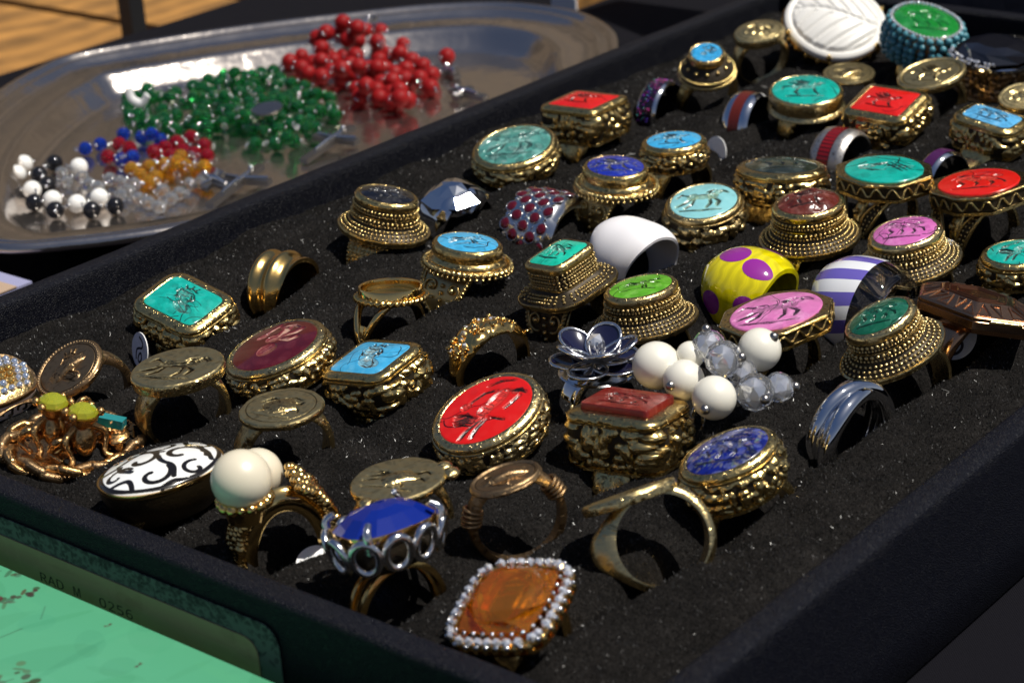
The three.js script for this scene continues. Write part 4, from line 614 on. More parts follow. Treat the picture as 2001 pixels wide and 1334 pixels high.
function octRing(name, label, F, { k, d = 5, dome = 0.8, m = M.brassDull, bm = M.brass, ring2 = true }) {
  const g = ring(name, label, F), a = F[7], b = F[8], o = shape(a, b, 2), O = shape(a + 1.2, b + 1.2, 2, true);
  stone(g, o, a, b, k, { dome });
  part(g, 'bezel', merge([sweep(O, [[-2.2, -0.25], [-0.2, -0.3], [0.15, -0.55], [0.1, -1.0], [-0.25, -1.1]], { crease: 0.5 }), sweep(O, [[-0.25, -d + 0.9], [0.1, -d + 0.8], [0.15, -d], [-1, -d - 0.4], [-4, -d - 0.4]], { crease: 0.5 })]), bm);
  part(g, 'side_panel', sweep(O, [[-0.25, -0.9], [-0.3, -d + 0.7]], { crease: 0.5 }), M.patina);
  const wire = (ph) => { const p = []; const N = O.length; for (let i = 0; i < N; i++) { const q = O[i], s = (i / N) * O.length_mm; p.push([q[0] + q[2] * 0.02, -d * 0.5 + Math.sin(s * 1.5 + ph) * (d * 0.5 - 1.35), q[1] + q[3] * 0.02]); } return limb(p, 0.32, { seg: 5, n: 300, closed: true }); };
  part(g, 'engraved_wave', wire(0), bm, 'stuff');
  const yc = shank(g, { depth: d, wt: 3.4, wb: 4, m: bm, t: 1.2, tt: 1.2 });
  const on = (th, z, o) => [Math.sin(th) * (10.2 + o), yc + Math.cos(th) * (10.2 + o), z];
  const leaf = (s) => {
    const P = [], Q = [], C = []; for (let i = 0; i <= 12; i++) { const t = i / 12, th = mix(-0.62, -1.95, t), z = s * mix(b * 0.86, 2.1, t ** 0.8), w = 2.1 * Math.sin(Math.PI * clamp(t * 0.84 + 0.13)); P.push(on(th, z + w, 0.5)); Q.unshift(on(th, z - w, 0.5)); C.push(on(th, z, 0.15)); }
    const loop = [...P, ...Q], L = [limb(loop, 0.5, { seg: 6, n: 80, closed: true }), limb(C.slice(1, 12), 0.34, { seg: 5 })];
    for (let i = 2; i < 11; i++) for (const k of [0.3, 0.7]) { const q = Q[12 - i], p = P[i]; L.push(move(ball(0.4), mix(p[0], q[0], k), mix(p[1], q[1], k), mix(p[2], q[2], k))); }
    const pos = [], idx = []; for (let i = 0; i <= 12; i++) pos.push(...P[i], ...Q[12 - i]); for (let i = 0; i < 12; i++) idx.push(2 * i, 2 * i + 1, 2 * i + 2, 2 * i + 1, 2 * i + 3, 2 * i + 2);
    const gnd = new THREE.BufferGeometry(); gnd.setAttribute('position', new THREE.Float32BufferAttribute(pos, 3)); gnd.setAttribute('uv', new THREE.Float32BufferAttribute(new Array(pos.length / 3 * 2).fill(0), 2)); gnd.setIndex(idx); gnd.computeVertexNormals();
    return [merge(L), gnd];
  };
  for (const s of [-1, 1]) { const [w, f] = leaf(s); const l = part(g, 'leaf_shoulder', w, bm); part(l, 'leaf_ground', f, M.patina); }
  part(g, 'shoulder_ball', move(ball(0.95, 1), ...on(-1.15, 0, 0.3)), bm);
  return g;
}
function coinRing(name, label, F, { k, n = 2, th = 1.6, m = M.brassPale, sm = M.struckBrass, wavy = 0, dome = 0.15, wt = 5, wb = 3.4, R = 8.6, t = 1.4, gap = 0.4, rot = Math.PI / 4, reach = 1.75, ts = 0, tt, lumps = 0, xo = 0, relief_ = -0.4, rimmed = false }) {
  const g = ring(name, label, F), a = F[7], b = F[8], o = oval(a, b, n, 96);
  const wv = (i, q, p) => wavy * (fbm(p[0] * 0.42 + 4, p[1] * 0.42, 3, 3) - 0.5) * 2;
  if (wavy) o.forEach((p, i) => { const w = wv(i, 0, p); p[0] += p[2] * w; p[1] += p[3] * w; });
  part(g, 'engraved_face', face(evenly(o, 132), dome, { cell: k, a, b, rot, edge: 0.25, rings: 40, lift: (x, z, r) => { const px = x / a, pz = z / b; return 0.16 * (fbm(x * 0.8, z * 0.8, 5, 3) - 0.5) + relief_ * cutDepth(k, pz * Math.cos(rot) + px * Math.sin(rot), px * Math.cos(rot) - pz * Math.sin(rot)) * (1 - smooth(0.86, 0.96, r)) + (rimmed ? 0.3 * smooth(0.86, 0.92, r) * (1 - smooth(0.95, 1, r)) : 0); } }), sm);
  part(g, 'edge', sweep(o, [[-0.05, -0.24], [0.12, -0.45], [0.14, -th * 0.6], [-0.05, -th], [-0.5, -th - 0.15], [-3, -th - 0.2]], { cap: 'bottom', crease: 0.9, f: (i, q, p) => 0.16 * (noise(p[0] * 1.1, p[1] * 1.1, q) - 0.5) }), m);
  shank(g, { depth: th + gap, R, wt, wb, t, tt: tt ?? t * 1.4, m, reach, lumps, ts }); if (xo) g.children[g.children.length - 1].position.x = xo;
  return g;
}
// ---------------------------------------------------------------- the rings, row by row from the left wall of the case
const RG = undefined;
castRing('signet_ring', 'rectangular teal stone signet ring with crowned head carving, left end of case', [-78.72, 36.00, -13.15, 0.1450, 0.4211, 0.0614, 0.8932, 6.29, 8.50], { k: S.tealBust, n: 6, bez: 2, d: 8, s: 3, dome: 1.0, amp: 1.6 });
tierRing('beaded_signet_ring', 'black stone ring on a beaded tiered brass head beside mirror ring', [-30.05, 43.00, -61.64, 0.0694, 0.5296, -0.0577, 0.8435, 5.83, 7.57], { k: S.blackStone, d: 10, dome: 1.2, sm: M.stoneGloss, wt: 12, wb: 6 });
castRing('signet_ring', 'pale mottled green oval stone signet ring near left wall of case', [4.45, 38.00, -112.57, 0.0939, 0.2875, 0.0721, 0.9504, 10.99, 9.89], { k: S.paleGreen, bez: 1.6, d: 6.5, s: 8, dome: 1.4, sm: M.stoneGloss, amp: 0.9 });
castRing('signet_ring', 'red rectangular stone ring with tall cast brass sides next to glitter band', [26.18, 41.00, -142.20, -0.0182, 0.4040, 0.0234, 0.9143, 7.06, 8.47], { k: S.redHorse, n: 9, bez: 1.9, d: 10, s: 11, dome: 1.2, amp: 1.5, size: 3 });
{ // small tower ring
  const F = [65.73, 46.00, -167.38, 0.1718, 0.2074, 0.0534, 0.9616, 4.80, 4.80], g = ring('tower_ring', 'small round blue stone raised on a beaded brass drum', F), a = F[7], o = oval(a, a, 2, 60), y = -8.5;
  stone(g, o, a, a, S.blueDisc, { dome: 0.4 }); bezel(g, o, { w: 0.9, d: 2.4 });
  part(g, 'drum', sweep(o, [[0.6, -1.5], [0.4, -3], [1.4, -3.8], [3.2, -5.4], [3.9, -7], [3.6, -8.6], [1, -9.4], [-1, -9.4]], { crease: 0.8 }), M.patina);
  part(g, 'rim', merge([rope(o, 3.6, -6.2, 0.55, 60), rope(o, 3.9, -7.6, 0.6, 60)]), M.brass);
  part(g, 'beading', merge([beads(o, 1.8, -3.9, 0.7, 3.6), beads(o, 3.4, -8.8, 0.45, 2.1)]), M.brass, 'stuff');
  shank(g, { depth: 9, wt: 5, wb: 3 });
}
coinRing('brass_signet_ring', 'plain oval brass signet on a tall stem near far left corner of case', [86.79, 42.00, -203.56, 0.1285, 0.1163, 0.0491, 0.9836, 8.25, 6.60], { k: S.worn, th: 3, wt: 6, dome: 0.8, R: 8 });
// second row
castRing('signet_ring', 'dark red oval glassy stone ring carved with a winged figure', [-54.05, 36.00, 18.81, -0.0124, 0.3620, 0.1337, 0.9224, 10.48, 10.48], { k: S.burgundy, bez: 1.7, d: 6.5, s: 14, dome: 1.1, sm: M.stoneGloss, amp: 1.4, m: M.brassPale });
ropeRing('rope_bordered_ring', 'sky blue oval stone ring with rope border and scrolled shoulder beside garnet ring', [-9.24, 41.00, -26.77, 0.0157, 0.4254, -0.0471, 0.9036, 6.79, 8.15], { k: S.blueWing, d: 6.4, h: 7 });
ropeRing('rope_bordered_ring', 'deep blue lapis oval ring with rope border behind the garnet ring', [30.86, 42.00, -75.28, 0.0290, 0.3581, 0.0102, 0.9332, 6.95, 8.34], { k: S.lapisSmall, d: 6.4, h: 6.5 });
castRing('signet_ring', 'sky blue oval stone ring with scrolled gilt sides beside white tag', [48.67, 41.00, -97.68, -0.0035, 0.3111, 0.0167, 0.9502, 7.67, 7.67], { k: S.blueSeal, bez: 1.3, d: 6.5, s: 21, dome: 0.9, size: 1.9, amp: 0.9 });
{
  const F = [92.09, 40.00, -140.57, 0.0625, 0.2821, 0.0417, 0.9564, 9.65, 10.62], g = ring('signet_ring', 'turquoise oval stone ring with plain stepped bezel in front of small brass ring', F), a = F[7], b = F[8], o = oval(a, b);
  stone(g, o, a, b, S.tealSeal, { dome: 1.3 }); bezel(g, o, { w: 0.9, d: 4, m: M.brassPale });
  part(g, 'lower_plate', sweep(o, [[0.7, -3.6], [0.6, -4.4], [1.4, -5], [1.6, -5.5], [1.2, -6], [-3, -6.1]], { crease: 0.8 }), M.brassPale); shank(g, { depth: 6, wt: 7 });
}
coinRing('brass_signet_ring', 'small worn oval brass ring behind the turquoise stepped ring', [108.87, 38.00, -162.56, 0.0777, 0.2554, 0.0007, 0.9637, 8.18, 7.36], { k: S.worn, th: 1.2, m: M.brassDull });
// third row
castRing('signet_ring', 'rectangular sky blue stone ring carved with a bearded head, dark cast sides', [-31.73, 36.50, 30.98, -0.0389, 0.4171, 0.1118, 0.9011, 6.61, 7.94], { k: S.blueBust, n: 5, bez: 1.8, d: 9.5, s: 27, dome: 1.0, amp: 1.6, size: 2.8 });
tierRing('beaded_signet_ring', 'teal square stone ring on a tall square beaded tower', [12.25, 46.00, -1.70, -0.0209, 0.3637, 0.1052, 0.9253, 6.10, 5.18], { k: S.tealTower, n: 7, d: 9.4, brim: 4.9, dome: 1.1, m: M.brassDull, rot: 0, wt: 13, wb: 7 });
castRing('signet_ring', 'pale blue oval stone ring painted with a running horse', [52.63, 36.00, -59.39, 0.0860, 0.2931, 0.0519, 0.9508, 9.28, 8.35], { k: S.paleHorse, bez: 1.3, d: 8, s: 33, dome: 1.2, amp: 1.7, size: 3.4, m: M.brassDull });
castRing('signet_ring', 'dark olive stone ring seen edge on, broad gilt bezel', [74.90, 40.00, -72.26, -0.0395, 0.3483, -0.0084, 0.9365, 8.35, 10.85], { k: S.olive, bez: 2.2, d: 7.5, s: 37, dome: 1.6, amp: 1.2, sm: M.stoneGloss });
castRing('signet_ring', 'square red stone ring with lumpy brass sides in front of brass coin ring', [112.52, 40.00, -123.92, 0.0571, 0.3988, 0.1278, 0.9063, 6.41, 8.33], { k: S.redSquare, n: 9, bez: 1.9, d: 8, s: 41, dome: 0.9, amp: 1.6, size: 2.6 });
coinRing('brass_signet_ring', 'tilted oval brass coin ring leaning beside bead covered ring', [130.63, 41.00, -145.85, 0.1008, 0.0929, 0.0873, 0.9867, 10.44, 8.35], { k: S.spiral, relief_: 0.3, rimmed: true, th: 2.2, wt: 5 });
// fourth row
castRing('signet_ring', 'large bright red oval stone ring carved with a winged warrior', [-6.39, 38.00, 65.74, 0.0961, 0.2912, 0.1467, 0.9405, 10.92, 8.74], { k: S.redWarrior, bez: 1.7, d: 7, s: 45, dome: 0.6, amp: 0.8, size: 1.8, m: M.brassPale });
tierRing('beaded_signet_ring', 'leaf green oval stone ring on beaded tiers beside white plastic ring', [30.28, 42.00, 12.86, -0.0225, 0.2968, 0.0340, 0.9541, 7.93, 6.35], { k: S.greenBird, d: 9, m: M.brassDull, dome: 0.7 });
tierRing('beaded_signet_ring', 'brown red domed stone ring on a beaded brass brim', [76.15, 43.00, -33.79, 0.0276, 0.2925, 0.0349, 0.9552, 8.08, 7.27], { k: S.maroon, d: 10, dome: 2.2, rough: 1.6 });
octRing('octagonal_ring', 'turquoise oval stone ring in an octagonal frame with leaf shoulders', [99.16, 43.00, -55.30, -0.0005, 0.2541, 0.0200, 0.9670, 9.59, 11.03], { k: S.tealBars });
castRing('signet_ring', 'light blue rectangular stone ring at right edge behind red oval ring', [138.61, 40.00, -102.54, 0.0794, 0.4024, -0.0039, 0.9120, 5.05, 7.58], { k: S.blueSquare, n: 5, bez: 1.8, d: 8.5, s: 51, dome: 1, amp: 1.6, size: 2.6 });
// fifth row
castRing('signet_ring', 'square brick red stone standing proud on a cast brass box', [22.65, 39.00, 70.60, -0.0512, 0.4628, -0.0222, 0.8847, 5.74, 8.04], { k: S.brownStone, n: 8, bez: 2.6, d: 11, s: 55, dome: 0.3, up: 1.5, amp: 1.7, size: 3, m: M.brass });
octRing('octagonal_ring', 'pink oval stone ring with galloping horse in an octagonal frame', [59.22, 40.00, 28.14, -0.0125, 0.2687, 0.0490, 0.9619, 11.29, 9.03], { k: S.pinkHorse, d: 4.6 });
tierRing('beaded_signet_ring', 'pink oval stone ring on beaded tiers with crusted brim', [95.85, 42.00, -11.28, 0.0208, 0.2377, 0.0794, 0.9679, 8.00, 7.20], { k: S.pinkSeal, d: 8.5, crust: true, dome: 1.4, m: M.brassPale });
octRing('octagonal_ring', 'bright red oval stone ring in an octagonal frame at right edge', [120.28, 43.00, -40.43, -0.0385, 0.2156, 0.0573, 0.9740, 9.94, 10.94], { k: S.redBust });
castRing('signet_ring', 'oval lapis stone ring with meander cut sides near front corner', [39.96, 40.00, 96.63, 0.0085, 0.1997, 0.1253, 0.9718, 8.77, 6.58], { k: S.lapis, bez: 1.5, d: 8.5, s: 61, dome: 1.3, amp: 1.3, size: 2.4, m: M.brass, wt: 7 });
tierRing('beaded_signet_ring', 'dark green oval stone ring on beaded tiers tilted over steel ring', [78.60, 45.00, 47.13, 0.0088, 0.2032, 0.1773, 0.9629, 7.10, 5.68], { k: S.darkGreen, d: 9.5, sm: M.stoneGloss, dome: 1.4, m: M.brassPale });
castRing('signet_ring', 'turquoise oval stone ring cut off by right edge below red octagonal ring', [122.35, 36.00, -7.82, 0.0143, 0.2628, 0.0235, 0.9644, 7.75, 6.97], { k: S.tealWing, bez: 1.4, d: 6, s: 64, dome: 1.2 });
// coin and seal rings at the front
coinRing('coin_ring', 'dark bronze coin ring with profile head tilted up at left', [-99.81, 37.00, 26.30, 0.1329, 0.2510, 0.2230, 0.9325, 8.38, 8.38], { k: S.coinBust, relief_: 0.45, rimmed: true, th: 1.5, m: M.bronze, sm: M.struckBronze, wt: 4, wb: 2.2, t: 1.8 });
coinRing('brass_signet_ring', 'thick flat oval brass seal ring beside the small white tag', [-73.19, 41.00, 38.80, 0.0451, 0.1901, 0.0180, 0.9806, 10.33, 8.26], { k: S.signet, th: 2.9, wt: 7.5, wb: 5, tt: 2.2, ts: 1 });
coinRing('brass_signet_ring', 'crusty edged oval brass seal ring behind the pearl ring', [-48.64, 41.00, 63.63, 0.0307, 0.1549, 0.0091, 0.9874, 8.80, 7.92], { k: S.crusty, th: 1.6, wavy: 0.5, m: M.brassDull, wt: 7, wb: 5, ts: 1 });
{ const g = coinRing('brass_signet_ring', 'rough oval brass seal with small lobes in front of red warrior ring', [-23.67, 40.00, 98.69, 0.0260, 0.1476, 0.0179, 0.9885, 9.26, 7.87], { k: S.rough, th: 1.5, wavy: 0.35, wt: 5, wb: 3 });
  for (const [x, z] of [[9.6, -1.2], [10.2, 1.6], [-7.8, 5.4], [-6.2, 6.8]]) part(g, 'lobe', move(ball(1.8, 1), x, -0.8, z, 0, 0, 0, 1, 0.6, 1), M.brassPale); }
{ const F = [-3.03, 42.00, 105.45, -0.0116, 0.1214, 0.0978, 0.9877, 7.05, 5.64], g = coinRing('coin_ring', 'slender bronze coin ring with wire wrapped shoulders', F, { k: S.spiral, relief_: 0.3, rimmed: true, th: 1, m: M.bronze, sm: M.struckBronze, wt: 3.4, wb: 2.6, R: 8.2, t: 1.5 });
  for (const s of [-1, 1]) for (let i = 0; i < 4; i++) { const th = s * (1.02 + i * 0.1), r = 9, y = -1.4 - 8.2 + 0.6; part(g, 'wire_wrap', move(new THREE.TorusGeometry(1.75, 0.42, 6, 16), Math.sin(th) * r, y + Math.cos(th) * r, 0, Math.PI / 2, 0, 0).applyMatrix4(new THREE.Matrix4().makeTranslation(-Math.sin(th) * r, -y - Math.cos(th) * r, 0)).applyMatrix4(new THREE.Matrix4().makeRotationZ(-th + Math.PI / 2)).applyMatrix4(new THREE.Matrix4().makeTranslation(Math.sin(th) * r, y + Math.cos(th) * r, 0)), M.bronze); } }
coinRing('brass_signet_ring', 'brass seal ring seen edge on with broad hammered band near front', [19.54, 41.00, 113.11, -0.2139, 0.0468, 0.1234, 0.9679, 9.06, 6.34], { k: S.worn, th: 1.9, wt: 5, wb: 8, R: 8.6, t: 1.6, tt: 1.8, m: M.brassPale, gap: 0.3, reach: 1.35, lumps: 0.9, wavy: 0.3, dome: 0, xo: 3, ts: 3.2 });
coinRing('brass_signet_ring', 'brass seal ring cut off by right edge behind light blue stone ring', [151.69, 40.00, -120.29, 0.1700, 0.1274, 0.0651, 0.9750, 7.09, 6.03], { k: S.worn, th: 2 });

// ---- plain and worked bands
const bandThing = (name, label, B, { R, top, lean = 0 }) => { const g = thing(name, label, 'ring', [B[0], top - R, B[2]]); g.rotation.set(0, B[3], 0); if (lean) g.rotateX(lean); return g; };
{ const g = bandThing('wave_band_ring', 'polished gold band ring with flowing wave ridges', [-56.90, 27.00, -36.84, 0.9500, 10.54], { top: 38, R: 10.4 });
  part(g, 'band', bandSurf({ yc: 0, R: 8.2, w: (th) => mix(11.5, 6, smooth(0.6, 2.4, Math.abs(th))), t: () => 1.6, m: 26, n: 110, round: 4, bump: (th, z) => 0.75 * Math.sin(z * 1.15 + 1.3 * Math.sin(th * 1.1 + 0.4)) }), M.gold); }
{ const g = bandThing('glitter_band_ring', 'dark band ring with purple and pink glitter stripe', [51.24, 27.00, -169.37, 0.9273, 12.91], { top: 37.3, R: 10.1 }); const bp = { yc: 0, R: 9, w: () => 7, t: () => 1.1, round: 8 };
  part(g, 'band', bandSurf(bp), M.chrome); part(g, 'dark_inlay', skin(bp, plainSq, { th0: -2, th1: 2, v0: -0.36, v1: 0.36, up: 0.08, n: 50, m: 4 }), std([0.012, 0.008, 0.02], 0.2));
  seed(71); const L = []; for (let i = 0; i < 170; i++) { const th = rr(-1.6, 0.9), v = clamp((rnd() + rnd() + rnd()) / 3 - 0.5, -0.3, 0.3) * 1.1; L.push([th, v * 7]); }
  const fl = new THREE.CircleGeometry(0.24, 5), cols = [[0.6, 0.02, 0.3], [0.45, 0.03, 0.6], [0.16, 0.08, 0.7], [0.1, 0.5, 0.5], [0.8, 0.1, 0.4]]; cols.forEach((c, j) => part(g, 'glitter', merge(L.filter((_, i) => i % 5 === j).map(([th, z]) => move(fl, Math.sin(th) * 10.3, Math.cos(th) * 10.3, z, -Math.PI / 2 + rr(-0.3, 0.3), 0, -th).applyMatrix4(new THREE.Matrix4()))), std(c, 0.25, 0.3), 'stuff')); }
{ const g = bandThing('inlay_band_ring', 'polished steel band ring with brown red inlay stripe', [75.76, 27.00, -149.58, 0.9836, 17.26], { top: 37.5, R: 10.6 }); const bp = { yc: 0, R: 9.4, w: () => 8.6, t: () => 1.2, round: 10 };
  part(g, 'band', bandSurf(bp), M.chrome); part(g, 'red_inlay', skin(bp, plainSq, { th0: -2.2, th1: 2.2, v0: -0.2, v1: 0.2, up: 0.1, n: 60, m: 4 }), std([0.10, 0.013, 0.008], 0.25, 0, { bumpMap: brushed, bumpScale: 0.0001 })); }
{ const g = bandThing('inlay_band_ring', 'matt silver band ring with ribbed dark red stripe', [97.82, 27.00, -114.20, 0.8629, 13.74], { top: 35.5, R: 10.4 }); const bp = { yc: 0, R: 8.8, w: () => 11, t: () => 1.6, round: 8 };
  part(g, 'band', bandSurf(bp), M.satin); for (let i = 0; i < 26; i++) { const th = -1.9 + i * 0.12; part(g, 'red_rib', skin(bp, plainSq, { th0: th, th1: th + 0.085, v0: -0.18, v1: 0.14, up: 0.12, n: 2, m: 3 }), std([0.2, 0.008, 0.012], 0.2)); }
  part(g, 'stripe_ground', skin(bp, plainSq, { th0: -2, th1: 1.3, v0: -0.2, v1: 0.16, up: 0.05, n: 50, m: 3 }), std([0.04, 0.004, 0.005], 0.4)); }
{ const g = bandThing('slim_band_ring', 'slim dark band ring with purple inlay behind turquoise octagonal ring', [122.80, 27.00, -93.32, 0.6467, 6.41], { top: 34, R: 9.1 }); part(g, 'band', bandSurf({ yc: 0, R: 8, w: () => 6, t: () => 1.1 }), M.chrome); part(g, 'purple_inlay', skin({ yc: 0, R: 8, w: () => 6, t: () => 1.1 }, plainSq, { th0: -2, th1: 2, v0: -0.3, v1: 0.3, up: 0.08, n: 40, m: 3 }), std([0.06, 0.012, 0.07], 0.25)); }
{ // garnets
  const g = bandThing('garnet_ring', 'wide silver ring paved with round garnets', [11.24, 27.00, -71.39, 0.9350, 16.23], { top: 37.2, R: 13.6 }), bp = { yc: 0, R: 10, w: (th) => mix(17, 12, smooth(0.8, 2.4, Math.abs(th))), t: (th) => mix(3.6, 2, smooth(0.6, 2, Math.abs(th))), round: 5 };
  part(g, 'band', bandSurf(bp), M.silver); const gem = (() => { const f = new THREE.SphereGeometry(1.62, 10, 5, 0, TAU, 0, 1.35).toNonIndexed(); f.scale(1, 0.42, 1); f.computeVertexNormals(); return f; })(), gm = std([0.075, 0.0, 0.003], 0.05, 0, { clearcoat: 1, clearcoatRoughness: 0.02 }), claw = new THREE.CylinderGeometry(0.6, 0.7, 0.5, 4), seat = new THREE.TorusGeometry(1.68, 0.15, 6, 18).rotateX(Math.PI / 2);
  const on = (th, v, h = 0) => { const r = bp.R + bp.t(th) * (1 - 0.75 * Math.abs(2 * v) ** 5) + h; return [Math.sin(th) * r, Math.cos(th) * r, v * bp.w(th)]; };
  for (let i = 0; i < 13; i++) for (let c = 0; c < 5; c++) { const th = -1.35 + i * 0.2, v = -0.34 + c * 0.17; if ((i + c) % 2) continue; const p = on(th, v, -0.1), s = part(g, 'garnet', gem, gm); put(s, p[0], p[1], p[2], 0, 0, -th); const q = part(g, 'seat', seat, M.silver); put(q, ...on(th, v, 0.02), 0, 0, -th); }
  for (let i = 0; i < 13; i++) for (let c = 0; c < 5; c++) { const th = -1.35 + i * 0.2, v = -0.34 + c * 0.17; if (!((i + c) % 2)) continue; put(part(g, 'prong', claw, M.silver), ...on(th, v, 0.1), 0, 0, -th); } }
{ const g = bandThing('plastic_ring', 'plain glossy white plastic ring beside teal tower ring', [32.63, 27.00, -40.70, 0.6404, 8.34], { top: 38.5, R: 11.4 }); part(g, 'band', bandSurf({ yc: 0, R: 8.6, w: (th) => mix(20, 11, smooth(0.3, 2, Math.abs(th))), t: (th) => mix(2.9, 2.2, smooth(0.4, 1.6, Math.abs(th))), round: 3.2, m: 20 }), M.plastic); }
{ // yellow resin
  const g = bandThing('resin_ring', 'chunky yellow resin ring with purple dots', [58.02, 27.00, -8.16, 0.8293, 11.54], { top: 41, R: 13 }), bp = { yc: 0, R: 8.6, w: (th) => mix(19, 12, smooth(0.4, 2.2, Math.abs(th))), t: (th) => mix(4.4, 2.6, smooth(0.5, 2, Math.abs(th))), round: 2.6, m: 18 };
  const streak = tex(256, (u, v) => { const k = tile(u, v, 3, 81, 2), s = Math.sin((v * 3 + k * 1.2) * TAU), d = 0.94 + 0.06 * s - 0.05 * smooth(0.9, 1, s); return [0.92 * d, 0.86 * d, 0.03]; }, { srgb: true });
  part(g, 'band', bandSurf(bp), std([0.95, 0.95, 0.9], 0.1, 0, { map: streak, clearcoat: 1, clearcoatRoughness: 0.03 }));
  const violet = std([0.26, 0.02, 0.27], 0.08, 0, { clearcoat: 1, clearcoatRoughness: 0.03 }); for (const [th, v, r, rv] of [[-0.2, -0.12, 0.27, 0.22], [-0.42, 0.3, 0.24, 0.19], [-1.35, -0.25, 0.25, 0.2], [0.55, 0.1, 0.26, 0.22], [-1.25, 0.34, 0.2, 0.15]]) part(g, 'purple_dot', skin(bp, disc, { th0: th - r, th1: th + r, v0: v - rv, v1: v + rv, up: 0.06, n: 24, m: 5 }), violet); }
{ // striped resin
  const g = bandThing('resin_ring', 'clear resin ring with white and violet stripes', [83.21, 27.00, 3.48, 0.8282, 13.04], { top: 41, R: 14.2 }), bp = { yc: 0, R: 10.2, w: (th) => mix(19, 13, smooth(0.4, 2.2, Math.abs(th))), t: (th) => mix(4, 2.6, smooth(0.5, 2, Math.abs(th))), round: 2.6, m: 18, bump: null };
  part(g, 'clear_band', bandSurf({ ...bp, w: (th) => bp.w(th) * 1.02, t: (th) => bp.t(th) }), glass([0.82, 0.82, 0.95], 14, 1.48));
  const wh = std([0.74, 0.75, 0.78], 0.12, 0, { clearcoat: 1, clearcoatRoughness: 0.03 }), vi = std([0.13, 0.10, 0.42], 0.12, 0, { clearcoat: 1, clearcoatRoughness: 0.03 });
  for (let i = 0; i < 10; i++) { const th = -2.1 + i * 0.245; part(g, i % 2 ? 'white_stripe' : 'violet_stripe', skin(bp, (x, y) => [x + 0.5 * y * y, y], { th0: th, th1: th + 0.245, v0: -0.49, v1: 0.2, up: 0.08, n: 5, m: 16 }), i % 2 ? wh : vi); } }
{ // three linked steel bands
  const g = bandThing('linked_band_ring', 'polished steel ring of three entwined bands near right wall', [68.89, 27.00, 68.68, 0.7937, 10.16], { top: 39.5, R: 12 });
  for (let k = 0; k < 3; k++) { const p = []; for (let i = 0; i < 40; i++) { const t = (i / 40) * TAU, ph = t * 1 + (k * TAU) / 3, r = 10 + 0.75 * Math.cos(ph); p.push([Math.sin(t) * r, Math.cos(t) * r, 2.3 * Math.sin(ph)]); } part(g, 'entwined_band', limb(p, 1.75, { seg: 16, n: 120, closed: true }), M.chrome); } }
{ // gold nugget
  const g = bandThing('nugget_ring', 'gold openwork nugget ring set with small clear crystals', [-5.30, 27.00, 20.26, 0.6001, 10.35], { top: 39.5, R: 11.6 }), bp = { yc: 0, R: 9, w: (th) => mix(9, 4.2, smooth(0.5, 1.7, Math.abs(th))), t: (th) => mix(2, 1.3, smooth(0.4, 1.5, Math.abs(th))), m: 16, n: 130, bump: (th, z) => 1.5 * (fbm(th * 9, z * 0.9, 3, 3) - 0.42) * (1 - smooth(0.7, 1.3, Math.abs(th))) };
  part(g, 'band', bandSurf(bp), M.gold); seed(8); const oct_ = new THREE.OctahedronGeometry(0.75); for (let i = 0; i < 16; i++) { const th = rr(-1, 0.8), z = rr(-2.4, 2.4), r = 11; put(part(g, 'crystal', oct_, M.rhinestone), Math.sin(th) * r, Math.cos(th) * r, z, rr(0, 3), rr(0, 3), 0, rr(0.6, 1.1)); } 
  const L = []; for (let i = 0; i < 60; i++) { const th = rr(-1.1, 0.9), z = rr(-3, 3), r = 11.2; L.push(move(ball(0.5), Math.sin(th) * r, Math.cos(th) * r, z, 0, 0, 0, rr(0.6, 1.3), rr(0.6, 1.2), rr(0.6, 1.5))); } part(g, 'gold_grains', merge(L), M.gold, 'stuff'); }
{ // mirror ring
  const F = [-13.31, 37.00, -81.41, 0.0442, 0.3172, 0.0344, 0.9467, 9.16, 9.16], g = ring('mirror_ring', 'faceted mirror bright silver ring flashing in the sun', F), a = F[7] * 1.02; 
  // crown of flat facets, one of which is turned so that it throws the sun at the viewer
  g.updateMatrixWorld(); const H = SUN.clone().add(camera.position.clone().sub(g.position).normalize()).applyQuaternion(g.quaternion.clone().invert()), az = Math.atan2(H.z, H.x), slope = Math.hypot(H.x, H.z) / H.y;
  const pos = [], uv = [], idx = [], n = 8, lv = [[1, -4.6, 0], [0.97, -2.6, 0], [0.66, -2.6 + 0.31 * a * Math.cos(Math.PI / n) * slope, 0], [0.3, 1.6, 0.5]]; for (const [s_, y, w] of lv) for (let i = 0; i < n; i++) { const t = az + ((i + 0.5 + w) / n) * TAU; pos.push(Math.cos(t) * a * s_, y, Math.sin(t) * a * s_); uv.push(0, 0); }
  for (let k = 0; k + 1 < lv.length; k++) for (let i = 0; i < n; i++) { const A = k * n + i, B = k * n + (i + 1) % n; idx.push(A, B, A + n, B, B + n, A + n); } pos.push(0, 1.8, 0); uv.push(0, 0); for (let i = 0; i < n; i++) idx.push((lv.length - 1) * n + i, (lv.length - 1) * n + (i + 1) % n, lv.length * n);
  part(g, 'faceted_crown', surface(pos, uv, idx, 0), std([0.82, 0.82, 0.84], 0.05, 1)); shank(g, { depth: 2.4, wt: 13, wb: 5, m: M.chrome, R: 8.6 }); }
